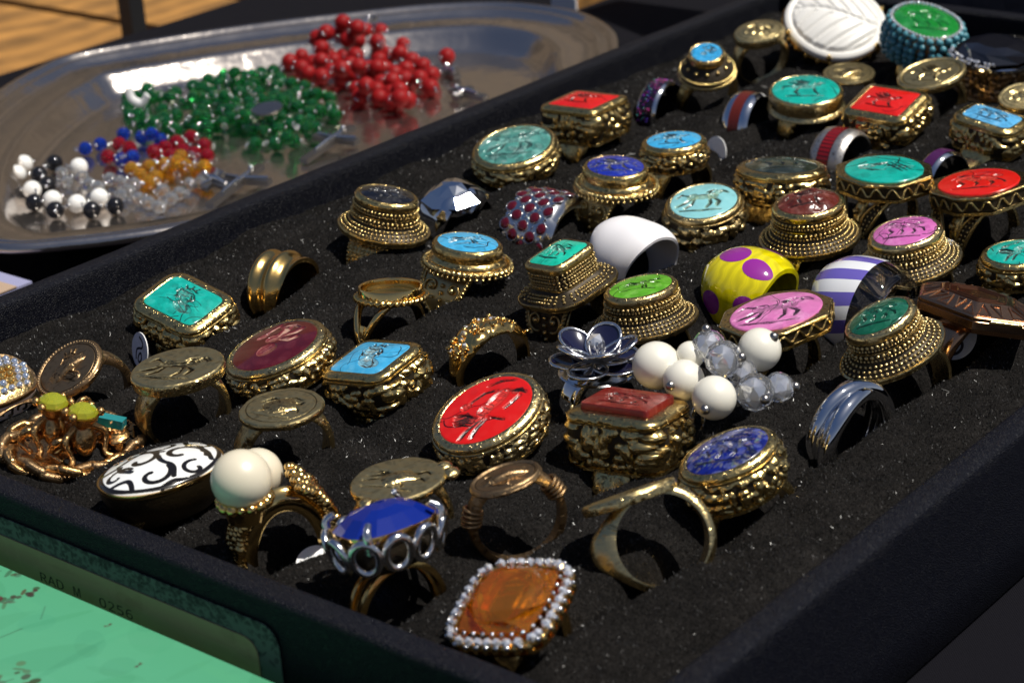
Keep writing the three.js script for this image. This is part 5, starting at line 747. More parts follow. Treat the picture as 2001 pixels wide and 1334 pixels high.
// ---- singular rings
const W = (P0) => (p) => [p[0] - P0[0], p[1] - P0[1], p[2] - P0[2]];
{ // enamel dome
  const F = [-71.63, 38.00, 82.84, -0.0233, 0.2998, 0.0244, 0.9534, 12.64, 10.12], g = ring('enamel_ring', 'domed white enamel ring with black scrolls beside the pearl ring', F), a = F[7], b = F[8], o = oval(a, b, 2.2);
  stone(g, o, a, b, S.enamel, { dome: 2.6, mat: M.stoneGloss, depth: 0.4 }); part(g, 'gilt_edge', sweep(o, [[-0.2, -0.35], [0.35, -0.3], [0.45, -0.9], [0.2, -1.3]], { crease: 1 }), M.gold);
  part(g, 'black_cup', sweep(o, [[0.25, -0.8], [0.1, -3], [-0.9, -6], [-3, -9]], { crease: 1 }), std([0.085, 0.06, 0.03], 0.3, 0.85, { bumpMap: pitted, bumpScale: 0.0001 }));
  part(g, 'band', bandSurf({ yc: -11, R: 9, w: (th) => mix(15, 5, smooth(0.6, 2.2, Math.abs(th))), t: () => 1.5 }), M.brass); }
{ // pave ring at the left edge
  const F = [-115.82, 37.00, 30.13, 0.1630, 0.3821, -0.0498, 0.9083, 8.69, 7.82], g = ring('enamel_ring', 'crystal paved ring with white scroll enamel side, cut off at left edge', F), a = F[7], b = F[8], o = oval(a, b, 2.6);
  part(g, 'paved_top', face(o, 1.6, { cell: null, rings: 8 }), M.brassDull); seed(15); const gem = new THREE.OctahedronGeometry(0.95, 1); const cols = [std([0.9, 0.93, 1], 0.05, 0.85), std([0.75, 0.85, 1], 0.05, 0.85), std([0.8, 0.5, 0.15], 0.05, 0.85)];
  for (let i = -5; i <= 5; i++) for (let j = -4; j <= 4; j++) { const x = i * 2 + (j % 2), z = j * 1.85; if ((x / a) ** 2 + (z / b) ** 2 > 0.85) continue; put(part(g, 'rhinestone', gem, cols[Math.hypot(x - 2, z - 1) < 3 ? 2 : Math.floor(rnd() * 2)]), x, 1.7 * (1 - (x / a) ** 2 - (z / b) ** 2) + 0.2, z, rr(0, 3), rr(0, 3), 0); }
  part(g, 'edge', sweep(o, [[-0.3, -0.2], [0.4, 0], [0.6, -0.8], [0.3, -1.2]], { crease: 1 }), M.bronze);
  const bp = { yc: -11.4, R: 9.4, w: (th) => mix(17, 6, smooth(0.7, 2.4, Math.abs(th))), t: () => 1.6 }; part(g, 'band', bandSurf(bp), M.bronze); 
  part(g, 'enamel_side', sweep(o, [[0.32, -1.0], [0.35, -2.4], [0.2, -4.6], [-0.6, -7]], { crease: 1 }), M.plastic);
  const L = []; for (let i = 0; i < 14; i++) { const j = Math.floor((i / 14) * o.length), p = []; for (let k = 0; k <= 10; k++) { const an = k * 0.52, r = 1.7 * (1 - k / 13), q = o[(j + Math.round(Math.cos(an) * r * 1.4) + o.length) % o.length]; p.push([q[0] + q[2] * 0.42, -3.4 + Math.sin(an) * r, q[1] + q[3] * 0.42]); } L.push(limb(p, 0.28, { seg: 5 })); } part(g, 'black_scrolls', merge(L), M.patina, 'stuff'); }
{ // two pearls on gold strands
  const Bp = [-46.15, 24.00, 100.18, 0.3449, 7.84], P1 = [-52.35, 46.00, 106.94], P2 = [-51.17, 40.00, 92.54], P0 = [Bp[0], 24, Bp[2]], w = W(P0), g = thing('pearl_ring', 'gold ring of beaded strands crowned with a large cream pearl', 'ring', P0), c1 = w(P1), c2 = w(P2);
  put(part(g, 'pearl', ball(5.75, 2), M.pearl), ...c1); put(part(g, 'pearl', ball(5, 2), M.pearl), ...c2);
  const ax = [Math.cos(Bp[3]), 0, -Math.sin(Bp[3])], az = [-ax[2], 0, ax[0]], R = Bp[4]; seed(18);
  const at = (th, r, z) => [ax[0] * Math.sin(th) * r + az[0] * z, 2 + Math.cos(th) * r * 1.42, ax[2] * Math.sin(th) * r + az[2] * z];
  for (const s of [-1, 1]) for (let k = -3; k <= 3; k++) { const p = [], L = []; for (let i = 0; i <= 22; i++) { const t = i / 22, th = s * mix(0.28, 1.75, t), q = at(th, R + 3.2 - 1.6 * t + (k % 2 ? 0.5 : 0), k * mix(1.75, 0.75, t) * (1 + 0.15 * Math.sin(i))); p.push(q); L.push(move(ball(1), ...q, 0, i, 0, rr(0.85, 1.3))); } part(g, 'beaded_strand', merge(L), k % 2 ? M.gold : M.goldBright); }
  const bd = []; for (let i = 0; i <= 30; i++) bd.push(at(mix(-1.95, 1.95, i / 30), R + 0.6, 0)); part(g, 'band', limb(bd, 1.1, { seg: 8, squash: 2.2, n: 60 }), M.goldBright);
  const cup = []; for (let i = 0; i < 16; i++) { const t = (i / 16) * TAU; cup.push(move(ball(1), c1[0] + Math.cos(t) * 4.7, c1[1] - 4.2, c1[2] + Math.sin(t) * 4.7, 0, t, 0, rr(0.8, 1.3))); } part(g, 'pearl_cup', merge([...cup, move(new THREE.CylinderGeometry(4.6, 3.4, 4, 20), c1[0], c1[1] - 6.4, c1[2])]), M.gold); }
{ // blue gem on silver loops
  const F = [-25.62, 43.00, 119.92, -0.0862, 0.3169, 0.0140, 0.9444, 9.38, 7.03], g = ring('loop_set_ring', 'deep blue cut stone ring in a setting of open silver loops', F), a = F[7], b = F[8], o = oval(a, b, 3.2, 28);
  part(g, 'blue_stone', (() => { const q = face(oval(a, b, 3.2, 14), 2.6, { rings: 3, depth: 2, edge: 0.9 }).toNonIndexed?.() ?? face(o, 2.6); q.computeVertexNormals(); return q; })(), std([0.008, 0.035, 0.42], 0.02, 0, { transmission: 0.55, thickness: 1, ior: 1.6 }));
  part(g, 'collet', sweep(oval(a, b, 3), [[-0.4, -1], [0.1, -0.8], [0.2, -1.6], [-0.5, -3]], { crease: 1 }), M.gold);
  for (const [x, z] of [[a * 0.75, b * 0.85], [-a * 0.75, b * 0.85], [a * 0.75, -b * 0.85], [-a * 0.75, -b * 0.85]]) part(g, 'prong', limb([[x * 1.1, -3.4, z * 1.1], [x * 1.14, 0.4, z * 1.14], [x * 0.96, 1.7, z * 0.96]], [1, 0.9, 0.6], { seg: 8 }), M.silver);
  const oo = oval(a + 0.4, b + 0.4, 2.4, 10); oo.forEach((p) => { const lp = []; for (let i = 0; i < 18; i++) { const t = (i / 18) * TAU, u = Math.cos(t) * 2.5, v = Math.sin(t) * 3.1; lp.push([p[0] + p[2] * (0.7 + v * 0.28) - p[3] * u, -4.4 + v, p[1] + p[3] * (0.7 + v * 0.28) + p[2] * u]); } part(g, 'silver_loop', limb(lp, 0.8, { seg: 8, n: 40, closed: true }), M.silver); });
  part(g, 'underside_cup', sweep(oval(a, b, 2.4), [[-1.2, -3], [-0.8, -6.4], [-2.4, -9], [-5, -10.2]], { crease: 1 }), M.patina);
  for (const z of [-1.3, 1.3]) part(g, 'split_band', bandSurf({ yc: -18.6, R: 8.7, w: () => 1.5, t: () => 1.3, zoff: (th) => z * (1 + 0.6 * Math.cos(th)), m: 6 }), M.gold); }
{ // citrine
  const F = [-3.69, 37.00, 142.70, -0.0075, 0.5043, 0.1809, 0.8443, 9.21, 9.21], g = ring('citrine_ring', 'large amber cushion stone ring framed in rhinestones at the front', F), a = F[7] - 0.9, b = F[8] - 0.9, o = oval(a, b, 4.6, 64);
  const gemRing = (s, y, n) => oval(a * s, b * s, n, 8).map((p) => [p[0], y, p[1]]);
  const lv = [gemRing(0.62, 2.5, 4), gemRing(0.86, 1.5, 4.4), gemRing(1, -0.1, 4.6), gemRing(0.98, -0.7, 4.6), gemRing(0.6, -3, 4), gemRing(0.22, -4.6, 3)];
  const pos = [], uv = [], idx = []; lv.forEach((r, k) => r.forEach((p, i) => { const q = r[(i + 1) % 8], w = k % 2 ? 0.5 : 0; pos.push(mix(p[0], q[0], w), p[1], mix(p[2], q[2], w)); uv.push(0, 0); })); for (let k = 0; k + 1 < lv.length; k++) for (let i = 0; i < 8; i++) { const A = k * 8 + i, B = k * 8 + (i + 1) % 8; idx.push(A, B, A + 8, B, B + 8, A + 8); }
  for (const [k, y] of [[0, 2.5], [lv.length - 1, -5]]) { const c = pos.length / 3; pos.push(0, y, 0); uv.push(0, 0); for (let i = 0; i < 8; i++) k ? idx.push(k * 8 + i, k * 8 + (i + 1) % 8, c) : idx.push((i + 1) % 8, i, c); }
  const gm = crystal([0.95, 0.35, 0.01], 0.9, 1.6); part(g, 'amber_stone', surface(pos, uv, idx, 0), gm);
  part(g, 'gilt_cup', sweep(o, [[0.7, -0.9], [0.75, -2.2], [-0.5, -4.4], [-4, -6.2]], { crease: 0.8, cap: 'bottom' }), M.goldBright);
  const cut = new THREE.IcosahedronGeometry(0.98, 0), n = 34; for (let i = 0; i < n; i++) { const p = o[Math.round((i / n) * 64) % 64]; put(part(g, 'rhinestone', cut, M.rhinestone), p[0] + p[2] * 1.35, -0.5, p[1] + p[3] * 1.35, i, i * 1.7, 0); }
  part(g, 'claw_beads', merge([beads(o, 0.35, 0.5, 0.42, 4.6), beads(o, 2.25, -0.9, 0.5, 3.9)]), M.silver, 'stuff');
  part(g, 'gallery', merge([beads(o, 1.6, -2.2, 0.8, 2.4, 1.6), sweep(o, [[0.6, -1.2], [2.1, -1.4], [2.1, -1.8], [0.6, -2]], { crease: 1 }), sweep(o, [[1, -3], [1.7, -3.2], [1.3, -4], [0.4, -4]], { crease: 1 })]), M.gold);
  shank(g, { depth: 5, wt: 7, m: M.goldBright }); }
{ // pearls and crystals on wires
  const base = [39.12, 25.00, 60.47], g = thing('cluster_ring', 'cluster ring of cream pearls and faceted clear crystals on wires', 'ring', base), w = W(base), stems = [];
  const clear = crystal([0.97, 0.98, 1], 0.94, 1.65), cut = (() => { const f = new THREE.SphereGeometry(1, 11, 8).toNonIndexed(); f.computeVertexNormals(); return f; })();
  const core = (() => { const f = new THREE.IcosahedronGeometry(1, 0); f.computeVertexNormals(); return f; })(); const pin = (p, dir, r) => { const d = new THREE.Vector3(...dir).normalize(); return put(part(g, 'pin_ball', ball(1.05, 1), M.pewter), p[0] + d.x * r, p[1] + d.y * r, p[2] + d.z * r); };
  for (const [P, r, dir] of [[[29.84, 42.00, 58.26], 5.1, null], [[34.92, 41.00, 64.51], 4.35, [-0.75, 0.1, 0.75]], [[40.12, 41.00, 74.06], 4.55, [-0.5, -0.15, 0.85]], [[51.52, 44.00, 58.22], 4.6, [0.55, 0.65, 0.3]], [[36.94, 44.00, 58.70], 3, null]]) { const p = w(P); put(part(g, 'pearl', ball(r, 2), M.pearlWhite), ...p); if (dir) pin(p, dir, r); stems.push(p); }
  for (const [P, r, dir] of [[[40.89, 46.00, 59.16], 3.6, [-0.1, 0.9, -0.3]], [[43.11, 46.00, 66.52], 4.1, [0.75, 0.25, 0.45]], [[48.61, 41.00, 72.68], 4.1, [0.35, 0, 0.9]], [[53.75, 41.00, 70.99], 3.3, [0.95, 0.05, 0.2]], [[47.39, 41.00, 62.67], 3.2, null]]) { const p = w(P); const cr = put(part(g, 'crystal', cut, clear), ...p, r, r * 2, 0.4, [r, r * 0.92, r]); put(part(cr, 'added_sparkle_core', core, M.rhinestone), 0, 0, 0, 0.5, 0.3, 0.2, [0.62, 0.4, 0.62]); if (dir) pin(p, dir, r); stems.push(p); }  // mirror core added inside each clear crystal to make it sparkle
  const hub = w([43.30, 36.00, 53.89]); stems.forEach((p) => part(g, 'wire_stem', limb([p, [mix(p[0], hub[0], 0.5), Math.min(p[1], hub[1]) - 0.5, mix(p[2], hub[2], 0.5)], hub], 0.45, { seg: 6 }), M.silver));
  for (const [P, k] of [[[36.08, 23.00, 57.85], 0], [[38.98, 23.00, 59.30], 1], [[42.38, 23.00, 56.31], 2]]) { const p = w(P); part(g, 'wire_band', limb([[p[0], p[1] - 4, p[2]], p, [mix(p[0], hub[0], 0.35) - 0.6, mix(p[1], hub[1], 0.6), mix(p[2], hub[2], 0.35)], [hub[0] - 1 + k, hub[1], hub[2]]], 0.75, { seg: 8 }), M.chrome); } }
{ // flower
  const F = [17.92, 40.00, 45.05, 0.0132, 0.3225, -0.0037, 0.9465, 9.69, 9.69], g = ring('flower_ring', 'dark blue enamel flower ring with crystal centre', F), navy = std([0.008, 0.008, 0.03], 0.14, 0, { clearcoat: 1, clearcoatRoughness: 0.04 });
  const petal = (len, wid, cup, up, rot) => { const o = oval(len / 2, wid / 2, 2.2, 36), lift = (x, z, r) => cup * (r * r) , top = face(o, 0, { rings: 6, edge: 0, lift: (x, z, r) => cup * r * r + up * (x / len) }), rimp = o.map((p) => [p[0], cup + up * (p[0] / len), p[1]]), rim = limb(rimp, 0.42, { seg: 7, n: 60, closed: true }); const back = move(face(o, 0, { rings: 4, edge: 0, lift: (x, z, r) => cup * r * r + up * (x / len) }), 0, -0.35, 0); for (const q of [top, rim, back]) { q.translate(len / 2 + 0.6, 0, 0); q.rotateY(rot); } return [top, rim, back]; };
  for (let i = 0; i < 5; i++) { const [t, r, bk] = petal(8.2, 7.4, 1.2, 4.2, (i / 5) * TAU + 0.5); const m = part(g, 'petal', t, navy); part(m, 'petal_rim', r, M.silver); part(m, 'petal_back', bk, M.pewter); }
  for (let i = 0; i < 5; i++) { const [t, r, bk] = petal(9.4, 8, 1.1, 0.6, (i / 5) * TAU + 1.12); for (const q of [t, r, bk]) q.translate(0, -3, 0); const m = part(g, 'petal', t, navy); part(m, 'petal_rim', r, M.silver); part(m, 'petal_back', bk, M.pewter); }
  put(part(g, 'centre_crystal', (() => { const f = new THREE.IcosahedronGeometry(1.9, 0); return f; })(), M.rhinestone), 0, 2.8, 0, 0.3, 0.2, 0); for (let i = 0; i < 6; i++) { const t = (i / 6) * TAU; part(g, 'claw', limb([[Math.cos(t) * 1.5, 0, Math.sin(t) * 1.5], [Math.cos(t) * 1.9, 2.4, Math.sin(t) * 1.9], [Math.cos(t) * 1.5, 3.4, Math.sin(t) * 1.5]], 0.3, { seg: 6 }), M.silver); }
  part(g, 'base_plate', sweep(oval(8, 8), [[0, -4], [0.4, -4.3], [0, -4.6], [-6, -4.7]], { crease: 1, cap: 'bottom' }), M.silver); shank(g, { depth: 4.8, wt: 6, wb: 5, m: M.chrome, R: 8.5, t: 1 }); }
{ // split shank gold ring with an empty oval bezel
  const F = [-27.91, 39.00, -4.24, -0.0537, 0.3523, -0.0355, 0.9337, 6.91, 6.91], g = ring('open_bezel_ring', 'gold ring with empty rope edged oval bezel and split band', F), a = F[7], b = F[8], o = oval(a, b);
  part(g, 'bezel', sweep(o, [[0.2, 0.6], [0.7, 0.7], [0.9, 0.2], [0.9, -2.2], [0.1, -2.3], [0.1, 0.2], [0.2, 0.6]], { crease: 1 }), M.goldBright); part(g, 'bezel_floor', move(face(o, 0.2, { rings: 4 }), 0, -1.2, 0), M.goldBright);
  part(g, 'rope_border', rope(o, 1.4, -1.9, 0.85, 34), M.gold);
  const yc = -2.4 - 8.6; for (const z of [-1, 1]) part(g, 'split_strand', limb([[-3, -2.2, z * 4.4], [-6.5, -4.2, z * 4], [-8.9, -8.4, z * 2.2], [-9.3, -12, z * 0.7], [-8.6, -16, 0.2 * z]], [1, 0.95, 0.9, 0.9, 1], { seg: 8 }), M.goldBright);
  part(g, 'band', bandSurf({ yc, R: 8.6, w: (th) => mix(4.6, 3, smooth(0.4, 1.7, Math.abs(th))), t: () => 1.2, from: -0.4, to: Math.PI * 1.62 }), M.goldBright); }
{ // white leaf
  const F = [113.20, 41.00, -213.37, 0.2653, 0.2647, 0.0758, 0.9240, 16.10, 16.91], g = ring('leaf_cameo_ring', 'big domed white ring carved with leaf veins at the far end', F), a = F[7], b = F[8], o = oval(a, b, 2.1, 120);
  const cutAt = (d, w) => Math.exp(-((d / w) ** 2)), vein = (x, z, r) => { const sx = (x / a + z / b) * 0.7, t = (x / a - z / b) * 0.7 + 0.1 * Math.sin(sx * 2.4), f = sx * 1.0 + Math.abs(t) * 0.9 + 10, ph = Math.abs(f * 3.2 - Math.round(f * 3.2)) / 3.2; const inside = 1 - smooth(0.8, 0.86, r); return -inside * Math.max(cutAt(t, 0.045), 0.75 * cutAt(ph, 0.035) * smooth(0.02, 0.12, Math.abs(t))) * 0.9 - 0.9 * cutAt(r - 0.86, 0.03) + inside * 0.5 * (0.5 - Math.abs(ph * 3.2 - 0.25)); };
  part(g, 'carved_dome', face(o, 5, { rings: 60, edge: 0.5, depth: 1.6, lift: vein }), std([0.78, 0.76, 0.72], 0.35));
  part(g, 'gilt_setting', merge([sweep(o, [[0.3, -1.2], [0.6, -2], [-0.8, -3], [-4, -4]], { crease: 1 }), beads(o, 0.1, -2.9, 1.0, 4.4, 1.5)]), M.gold); for (let i = 0; i < 6; i++) { const p = o[i * 20 + 6]; put(part(g, 'prong', ball(1, 1), M.goldBright), p[0] + p[2] * 0.2, 0, p[1] + p[3] * 0.2, 0, 0, 0, [0.9, 1.3, 0.9]); }
  shank(g, { depth: 4.4, wt: 8, m: M.gold }); }
{ // turquoise bead cluster
  const F = [137.62, 46.00, -187.04, 0.1471, 0.3267, 0.0365, 0.9329, 8.12, 10.96], g = ring('bead_covered_ring', 'green oval stone ring covered in rows of small turquoise beads', F), a = F[7], b = F[8], o = oval(a, b, 2.3);
  stone(g, o, a, b, S.agate, { dome: 1, mat: M.stoneGloss }); part(g, 'rhinestone_border', beads(o, 0.75, 0, 0.62, 2.05), M.rhinestone, 'stuff');
  part(g, 'bead_ground', sweep(o, [[0, -0.5], [0.9, -1], [2.0, -5], [1.8, -10], [0, -13], [-4, -13.4]], { crease: 1 }), M.bronze);
  const tq = std([0.075, 0.26, 0.32], 0.3), bd = ball(1.22, 1); for (let r = 0; r < 6; r++) { const y = -1.2 - r * 2.05, off = [1.2, 2.0, 2.6, 2.8, 2.6, 2.0][r], n = Math.round((o.length_mm + TAU * off) / 2.85); for (let i = 0; i < n; i++) { const s = ((i + (r % 2) * 0.5) / n) * o.length, p = o[Math.floor(s) % o.length]; put(part(g, 'turquoise_bead', bd, tq), p[0] + p[2] * off, y, p[1] + p[3] * off); } }
  shank(g, { depth: 12.6, wt: 7, m: M.gold }); }
{ // black faceted
  const F = [153.31, 43.00, -159.47, 0.0466, 0.2946, 0.0342, 0.9539, 10.78, 12.93], g = ring('black_stone_ring', 'large black faceted stone ring with rhinestone panel at far right', F), a = F[7], b = F[8];
  const jet = std([0.008, 0.008, 0.011], 0.06, 0, { clearcoat: 1, clearcoatRoughness: 0.02 }), lev = [[0.45, 2.6], [0.8, 1.5], [1, -0.4], [0.96, -1.4]], pos = [], uv = [], idx = []; lev.forEach(([s, y], k) => oval(a * s, b * s, 2.6, 10).forEach((p, i, A) => { const q = A[(i + 1) % 10]; pos.push(mix(p[0], q[0], k % 2 / 2), y, mix(p[1], q[1], k % 2 / 2)); uv.push(0, 0); })); for (let k = 0; k < 3; k++) for (let i = 0; i < 10; i++) { const A = k * 10 + i, B = k * 10 + (i + 1) % 10; idx.push(A, B, A + 10, B, B + 10, A + 10); } pos.push(0, 2.6, 0); uv.push(0, 0); for (let i = 0; i < 10; i++) idx.push((i + 1) % 10, i, 40);
  part(g, 'faceted_stone', surface(pos, uv, idx, 0), jet);
  const o = oval(a, b, 2.6, 60); seed(44); const cut = new THREE.OctahedronGeometry(0.72); for (let i = 0; i < 26; i++) { const j = Math.round(24 + (i / 26) * 16) % 60, p = o[j], r = i % 2; put(part(g, 'rhinestone', cut, M.rhinestone), p[0] + p[2] * (0.2 + r * 0.7), -0.1 - r * 0.9, p[1] + p[3] * (0.2 + r * 0.7), rr(0, 3), rr(0, 3), 0); }
  part(g, 'silver_edge', sweep(o, [[0, -1.4], [0.8, -1.6], [0.9, -2.4], [0.2, -2.8]], { crease: 1 }), M.chrome);
  castWall(g, o, -2.8, -12, { w: 0.2, amp: 1.3, size: 2.2, s: 77, m: M.bronze, flare: -0.8 }); shank(g, { depth: 11.5, wt: 9, m: M.bronze }); }
{ // poison box ring
  const F = [104.79, 40.00, 26.30, -0.0208, 0.3135, -0.1123, 0.9427, 11.44, 17.73], g = ring('box_ring', 'long hexagonal coppery box ring with engraved triangle lid at right edge', F), a = F[7] * 0.9, b = F[8] * 0.9;
  const hex = (s, r = 0.5) => poly([[a * s, b * 0.5 * s], [0, b * s], [-a * s, b * 0.5 * s], [-a * s, -b * 0.5 * s], [0, -b * s], [a * s, -b * 0.5 * s]], r, 120), o = hex(1), i1 = hex(0.6);
  const bev = []; part(g, 'lid', sweep(o, [[0.1, -3], [0.15, -2.4], [-0.1, -2.1], [-0.3, -2]], { crease: 0.4 }), M.copper);
  const loft = (A, B, ya, yb, m, name) => { const N = 120, pos = [], uv = [], idx = []; for (let i = 0; i <= N; i++) { const p = A[i % N], q = B[i % N]; pos.push(p[0], ya, p[1], q[0], yb, q[1]); uv.push(i * 0.1, 0, i * 0.1, 1); } for (let i = 0; i < N; i++) idx.push(2 * i, 2 * i + 1, 2 * i + 2, 2 * i + 1, 2 * i + 3, 2 * i + 2); return part(g, name, surface(pos, uv, idx, 0.4), m); };
  loft(hex(0.98), i1, -2, 0, M.copper, 'sloping_panel'); part(g, 'lid_top', move(face(i1, 0, { rings: 2, edge: 0 }), 0, 0.02, 0), M.copper);
  for (const s of [0.5, 0.36]) part(g, 'engraved_line', limb(hex(s).map((p) => [p[0], 0.08, p[1]]), 0.16, { seg: 5, n: 160, closed: true }), M.copperDark);
  const V = [[a, b * 0.5], [0, b], [-a, b * 0.5], [-a, -b * 0.5], [0, -b], [a, -b * 0.5]]; for (let e = 0; e < 6; e++) { const p = V[e], q = V[(e + 1) % 6], len = Math.hypot(q[0] - p[0], q[1] - p[1]), n = Math.max(2, Math.round(len / 4.2)); for (let k = 0; k < n; k++) { const P = (t, s) => { const sc = mix(0.94, 0.66, s); return [mix(p[0], q[0], t) * sc, mix(-1.85, -0.25, s) + 0.12, mix(p[1], q[1], t) * sc]; }, t0 = (k + 0.12) / n, t1 = (k + 0.88) / n, up = k % 2; const tri = up ? [P(t0, 1), P(t1, 1), P((t0 + t1) / 2, 0)] : [P(t0, 0), P(t1, 0), P((t0 + t1) / 2, 1)]; const sh = [...tri, tri[0]]; const L = []; for (let z = 0; z < 3; z++) L.push(limb([sh[z], [mix(sh[z][0], sh[z + 1][0], 0.5), mix(sh[z][1], sh[z + 1][1], 0.5), mix(sh[z][2], sh[z + 1][2], 0.5)], sh[z + 1]], 0.2, { seg: 5, n: 4 })); part(g, 'raised_triangle', merge(L), M.copper); } }
  part(g, 'box_body', sweep(o, [[-0.2, -3], [0.15, -3.3], [0.1, -5], [-0.8, -6.2], [-3, -6.6]], { crease: 0.4, cap: 'bottom' }), M.copper); part(g, 'hinge', limb([[-a * 0.75, -2.9, b * 0.66], [-a * 0.2, -2.9, b * 0.93]], 0.5, { seg: 8 }), M.goldBright);
  shank(g, { depth: 6.4, wt: 8, m: M.copper }); }
{ // frogs
  const F = [-96.40, 29.00, 48.10, 0.0435, 0.3964, -0.0755, 0.9139, 14.00, 11.90], g = ring('frog_ring', 'antique gold ring of small frogs with yellow green stone heads', F), a = F[7], b = F[8], o = oval(a, b);
  const old = metal([0.62, 0.36, 0.14], 0.24, pitted, 0.00012), lime = crystal([0.72, 0.78, 0.05], 0.68), teal = tinted([0.03, 0.42, 0.45], 0.5);
  part(g, 'plate', move(face(o, 0.6, { rings: 5 }), 0, -1, 0), old); 
  const tw = (ph) => { const p = []; for (let i = 0; i < 96; i++) { const q = o[Math.floor((i / 96) * o.length)], t = (i / 96) * TAU * 6 + ph; p.push([q[0] + q[2] * (0.6 + Math.cos(t) * 1.05), -0.9 + Math.sin(t) * 1.05, q[1] + q[3] * (0.6 + Math.cos(t) * 1.05)]); } return limb(p, 1.2, { seg: 8, n: 420, closed: true }); };
  part(g, 'twisted_border', tw(0), old); part(g, 'twisted_border', tw(Math.PI), M.bronze); part(g, 'dimpled_beading', beads(o, 2.1, -0.9, 0.32, 2.6), old, 'stuff');
  const frog = (x, z, yaw, gm, s = 1) => { const f = part(g, 'frog', merge([move(ball(1, 1), 0, 3.2, 0.6, -0.5, 0, 0, 2.1, 3.1, 1.7), move(new THREE.CylinderGeometry(2.7, 1.7, 1.6, 12), 0, 6.4, 0.4), ...[-1, 1].flatMap((q) => [limb([[q * 1.6, 5, 0.4], [q * 3.6, 3.6, 1.4], [q * 3.0, 0.6, 2.6], [q * 3.8, 0.1, 3.4]], [0.7, 0.6, 0.45, 0.6], { seg: 6 }), limb([[q * 1.6, 1.6, -0.6], [q * 4.2, 3.2, 0.2], [q * 4.6, 0.8, -1.2], [q * 4.2, 0.2, 1.6]], [0.95, 0.85, 0.6, 0.5], { seg: 6 }), move(ball(0.75), q * 2.5, 7.6, 1.6), move(ball(0.75), q * 2.3, 7.6, -0.9)])]), old); put(f, x, 0, z, 0, yaw, 0, s); const gem = new THREE.SphereGeometry(2.45, 10, 6).toNonIndexed(); gem.computeVertexNormals(); put(part(f, 'stone_head', gem, gm), 0, 7.5, 0.4, 0, 0, 0, [1, 0.6, 1]); };
  frog(-4.4, -1.6, -0.2, lime, 1.35); frog(-2.2, 5.6, -0.1, lime, 1.35); 
  const c = part(g, 'baguette_mount', merge([move(new THREE.CylinderGeometry(1.4, 1.8, 4.4, 10), 6.2, 1.6, 5.6), move(new THREE.BoxGeometry(3, 0.8, 6), 6.2, 4, 5.6, 0, 0.5, 0)]), old); put(part(c, 'baguette_stone', new THREE.BoxGeometry(2.6, 2, 5.6), teal), 6.2, 5.3, 5.6, 0, 0.5, 0);
  part(g, 'mushroom', merge([move(ball(1, 1), 5.6, 2.8, 8.6, 0.2, 0, 0.3, 2.8, 0.9, 2), move(new THREE.CylinderGeometry(0.9, 1.2, 2.6, 10), 5.6, 1.3, 8.6), limb([[8, 0, 7], [8.6, 3, 7.4], [7.4, 4.2, 8]], 0.5, { seg: 6 })]), old);
  part(g, 'tail_scroll', limb([[3, 0, -3], [3.6, 4, -3.2], [4.6, 7.4, -3], [6.4, 7, -2.6], [6, 5.4, -2.4]], [0.9, 0.9, 0.8, 0.7, 0.4], { seg: 7 }), old);
  shank(g, { depth: 1.8, wt: 5, wb: 4.6, m: M.gold, R: 8.4 }); }

// ---------------------------------------------------------------- price tags
function priceTag(label, P, n, r, k, roll = 0) { const N = new THREE.Vector3(...n).normalize(), X = new THREE.Vector3(Math.sin(roll), Math.cos(roll), 0); X.addScaledVector(N, -X.dot(N)).normalize(); const Z = new THREE.Vector3().crossVectors(X, N), g = thing('price_tag', label, 'tag', P); g.quaternion.setFromRotationMatrix(new THREE.Matrix4().makeBasis(X, N, Z)); const o = oval(r, r, 2, 48); part(g, 'paper_disc', face(o, 0, { cell: k, rot: 0, a: r, b: r, rings: 3, edge: 0 }), M.printed); part(g, 'paper_back', move(sweep(o, [[0, 0], [0, -0.25]], { cap: 'bottom' }), 0, -0.02, 0), M.paper); return g; }
priceTag('round white paper tag reading 20 under the copper box ring', [98.75, 32.00, 30.48], [0.2, 0.25, 0.9], 5.4, S.tagTwenty, 0.3);
priceTag('small round white paper tag with pen strokes by thick brass seal', [-88.46, 29.00, -0.64], [-0.78, 0.2, 0.5], 4.3, S.tagSmall, 0.2);
priceTag('blank side of white paper tag behind sky blue oval ring', [63.07, 28.00, -123.86], [-0.8, 0.2, 0.5], 4.6, S.plain);
priceTag('white paper tag edge on the velvet beside pearl ring', [-41.23, 25.60, 102.15], [-0.2, 0.9, 0.35], 3.4, S.plain);
{ const g = thing('lilac_card', 'pale lilac and tan printed box at left edge under the platter rim', 'card'); caseFrame(g); part(g, 'card_front', box(-70, -11, 0.4, 10, -260, -170.4), std([0.30, 0.30, 0.46], 0.5)); part(g, 'tan_band', box(-70.3, -16.5, 10.05, 10.4, -260.3, -170.2), std([0.42, 0.30, 0.21], 0.55)); }

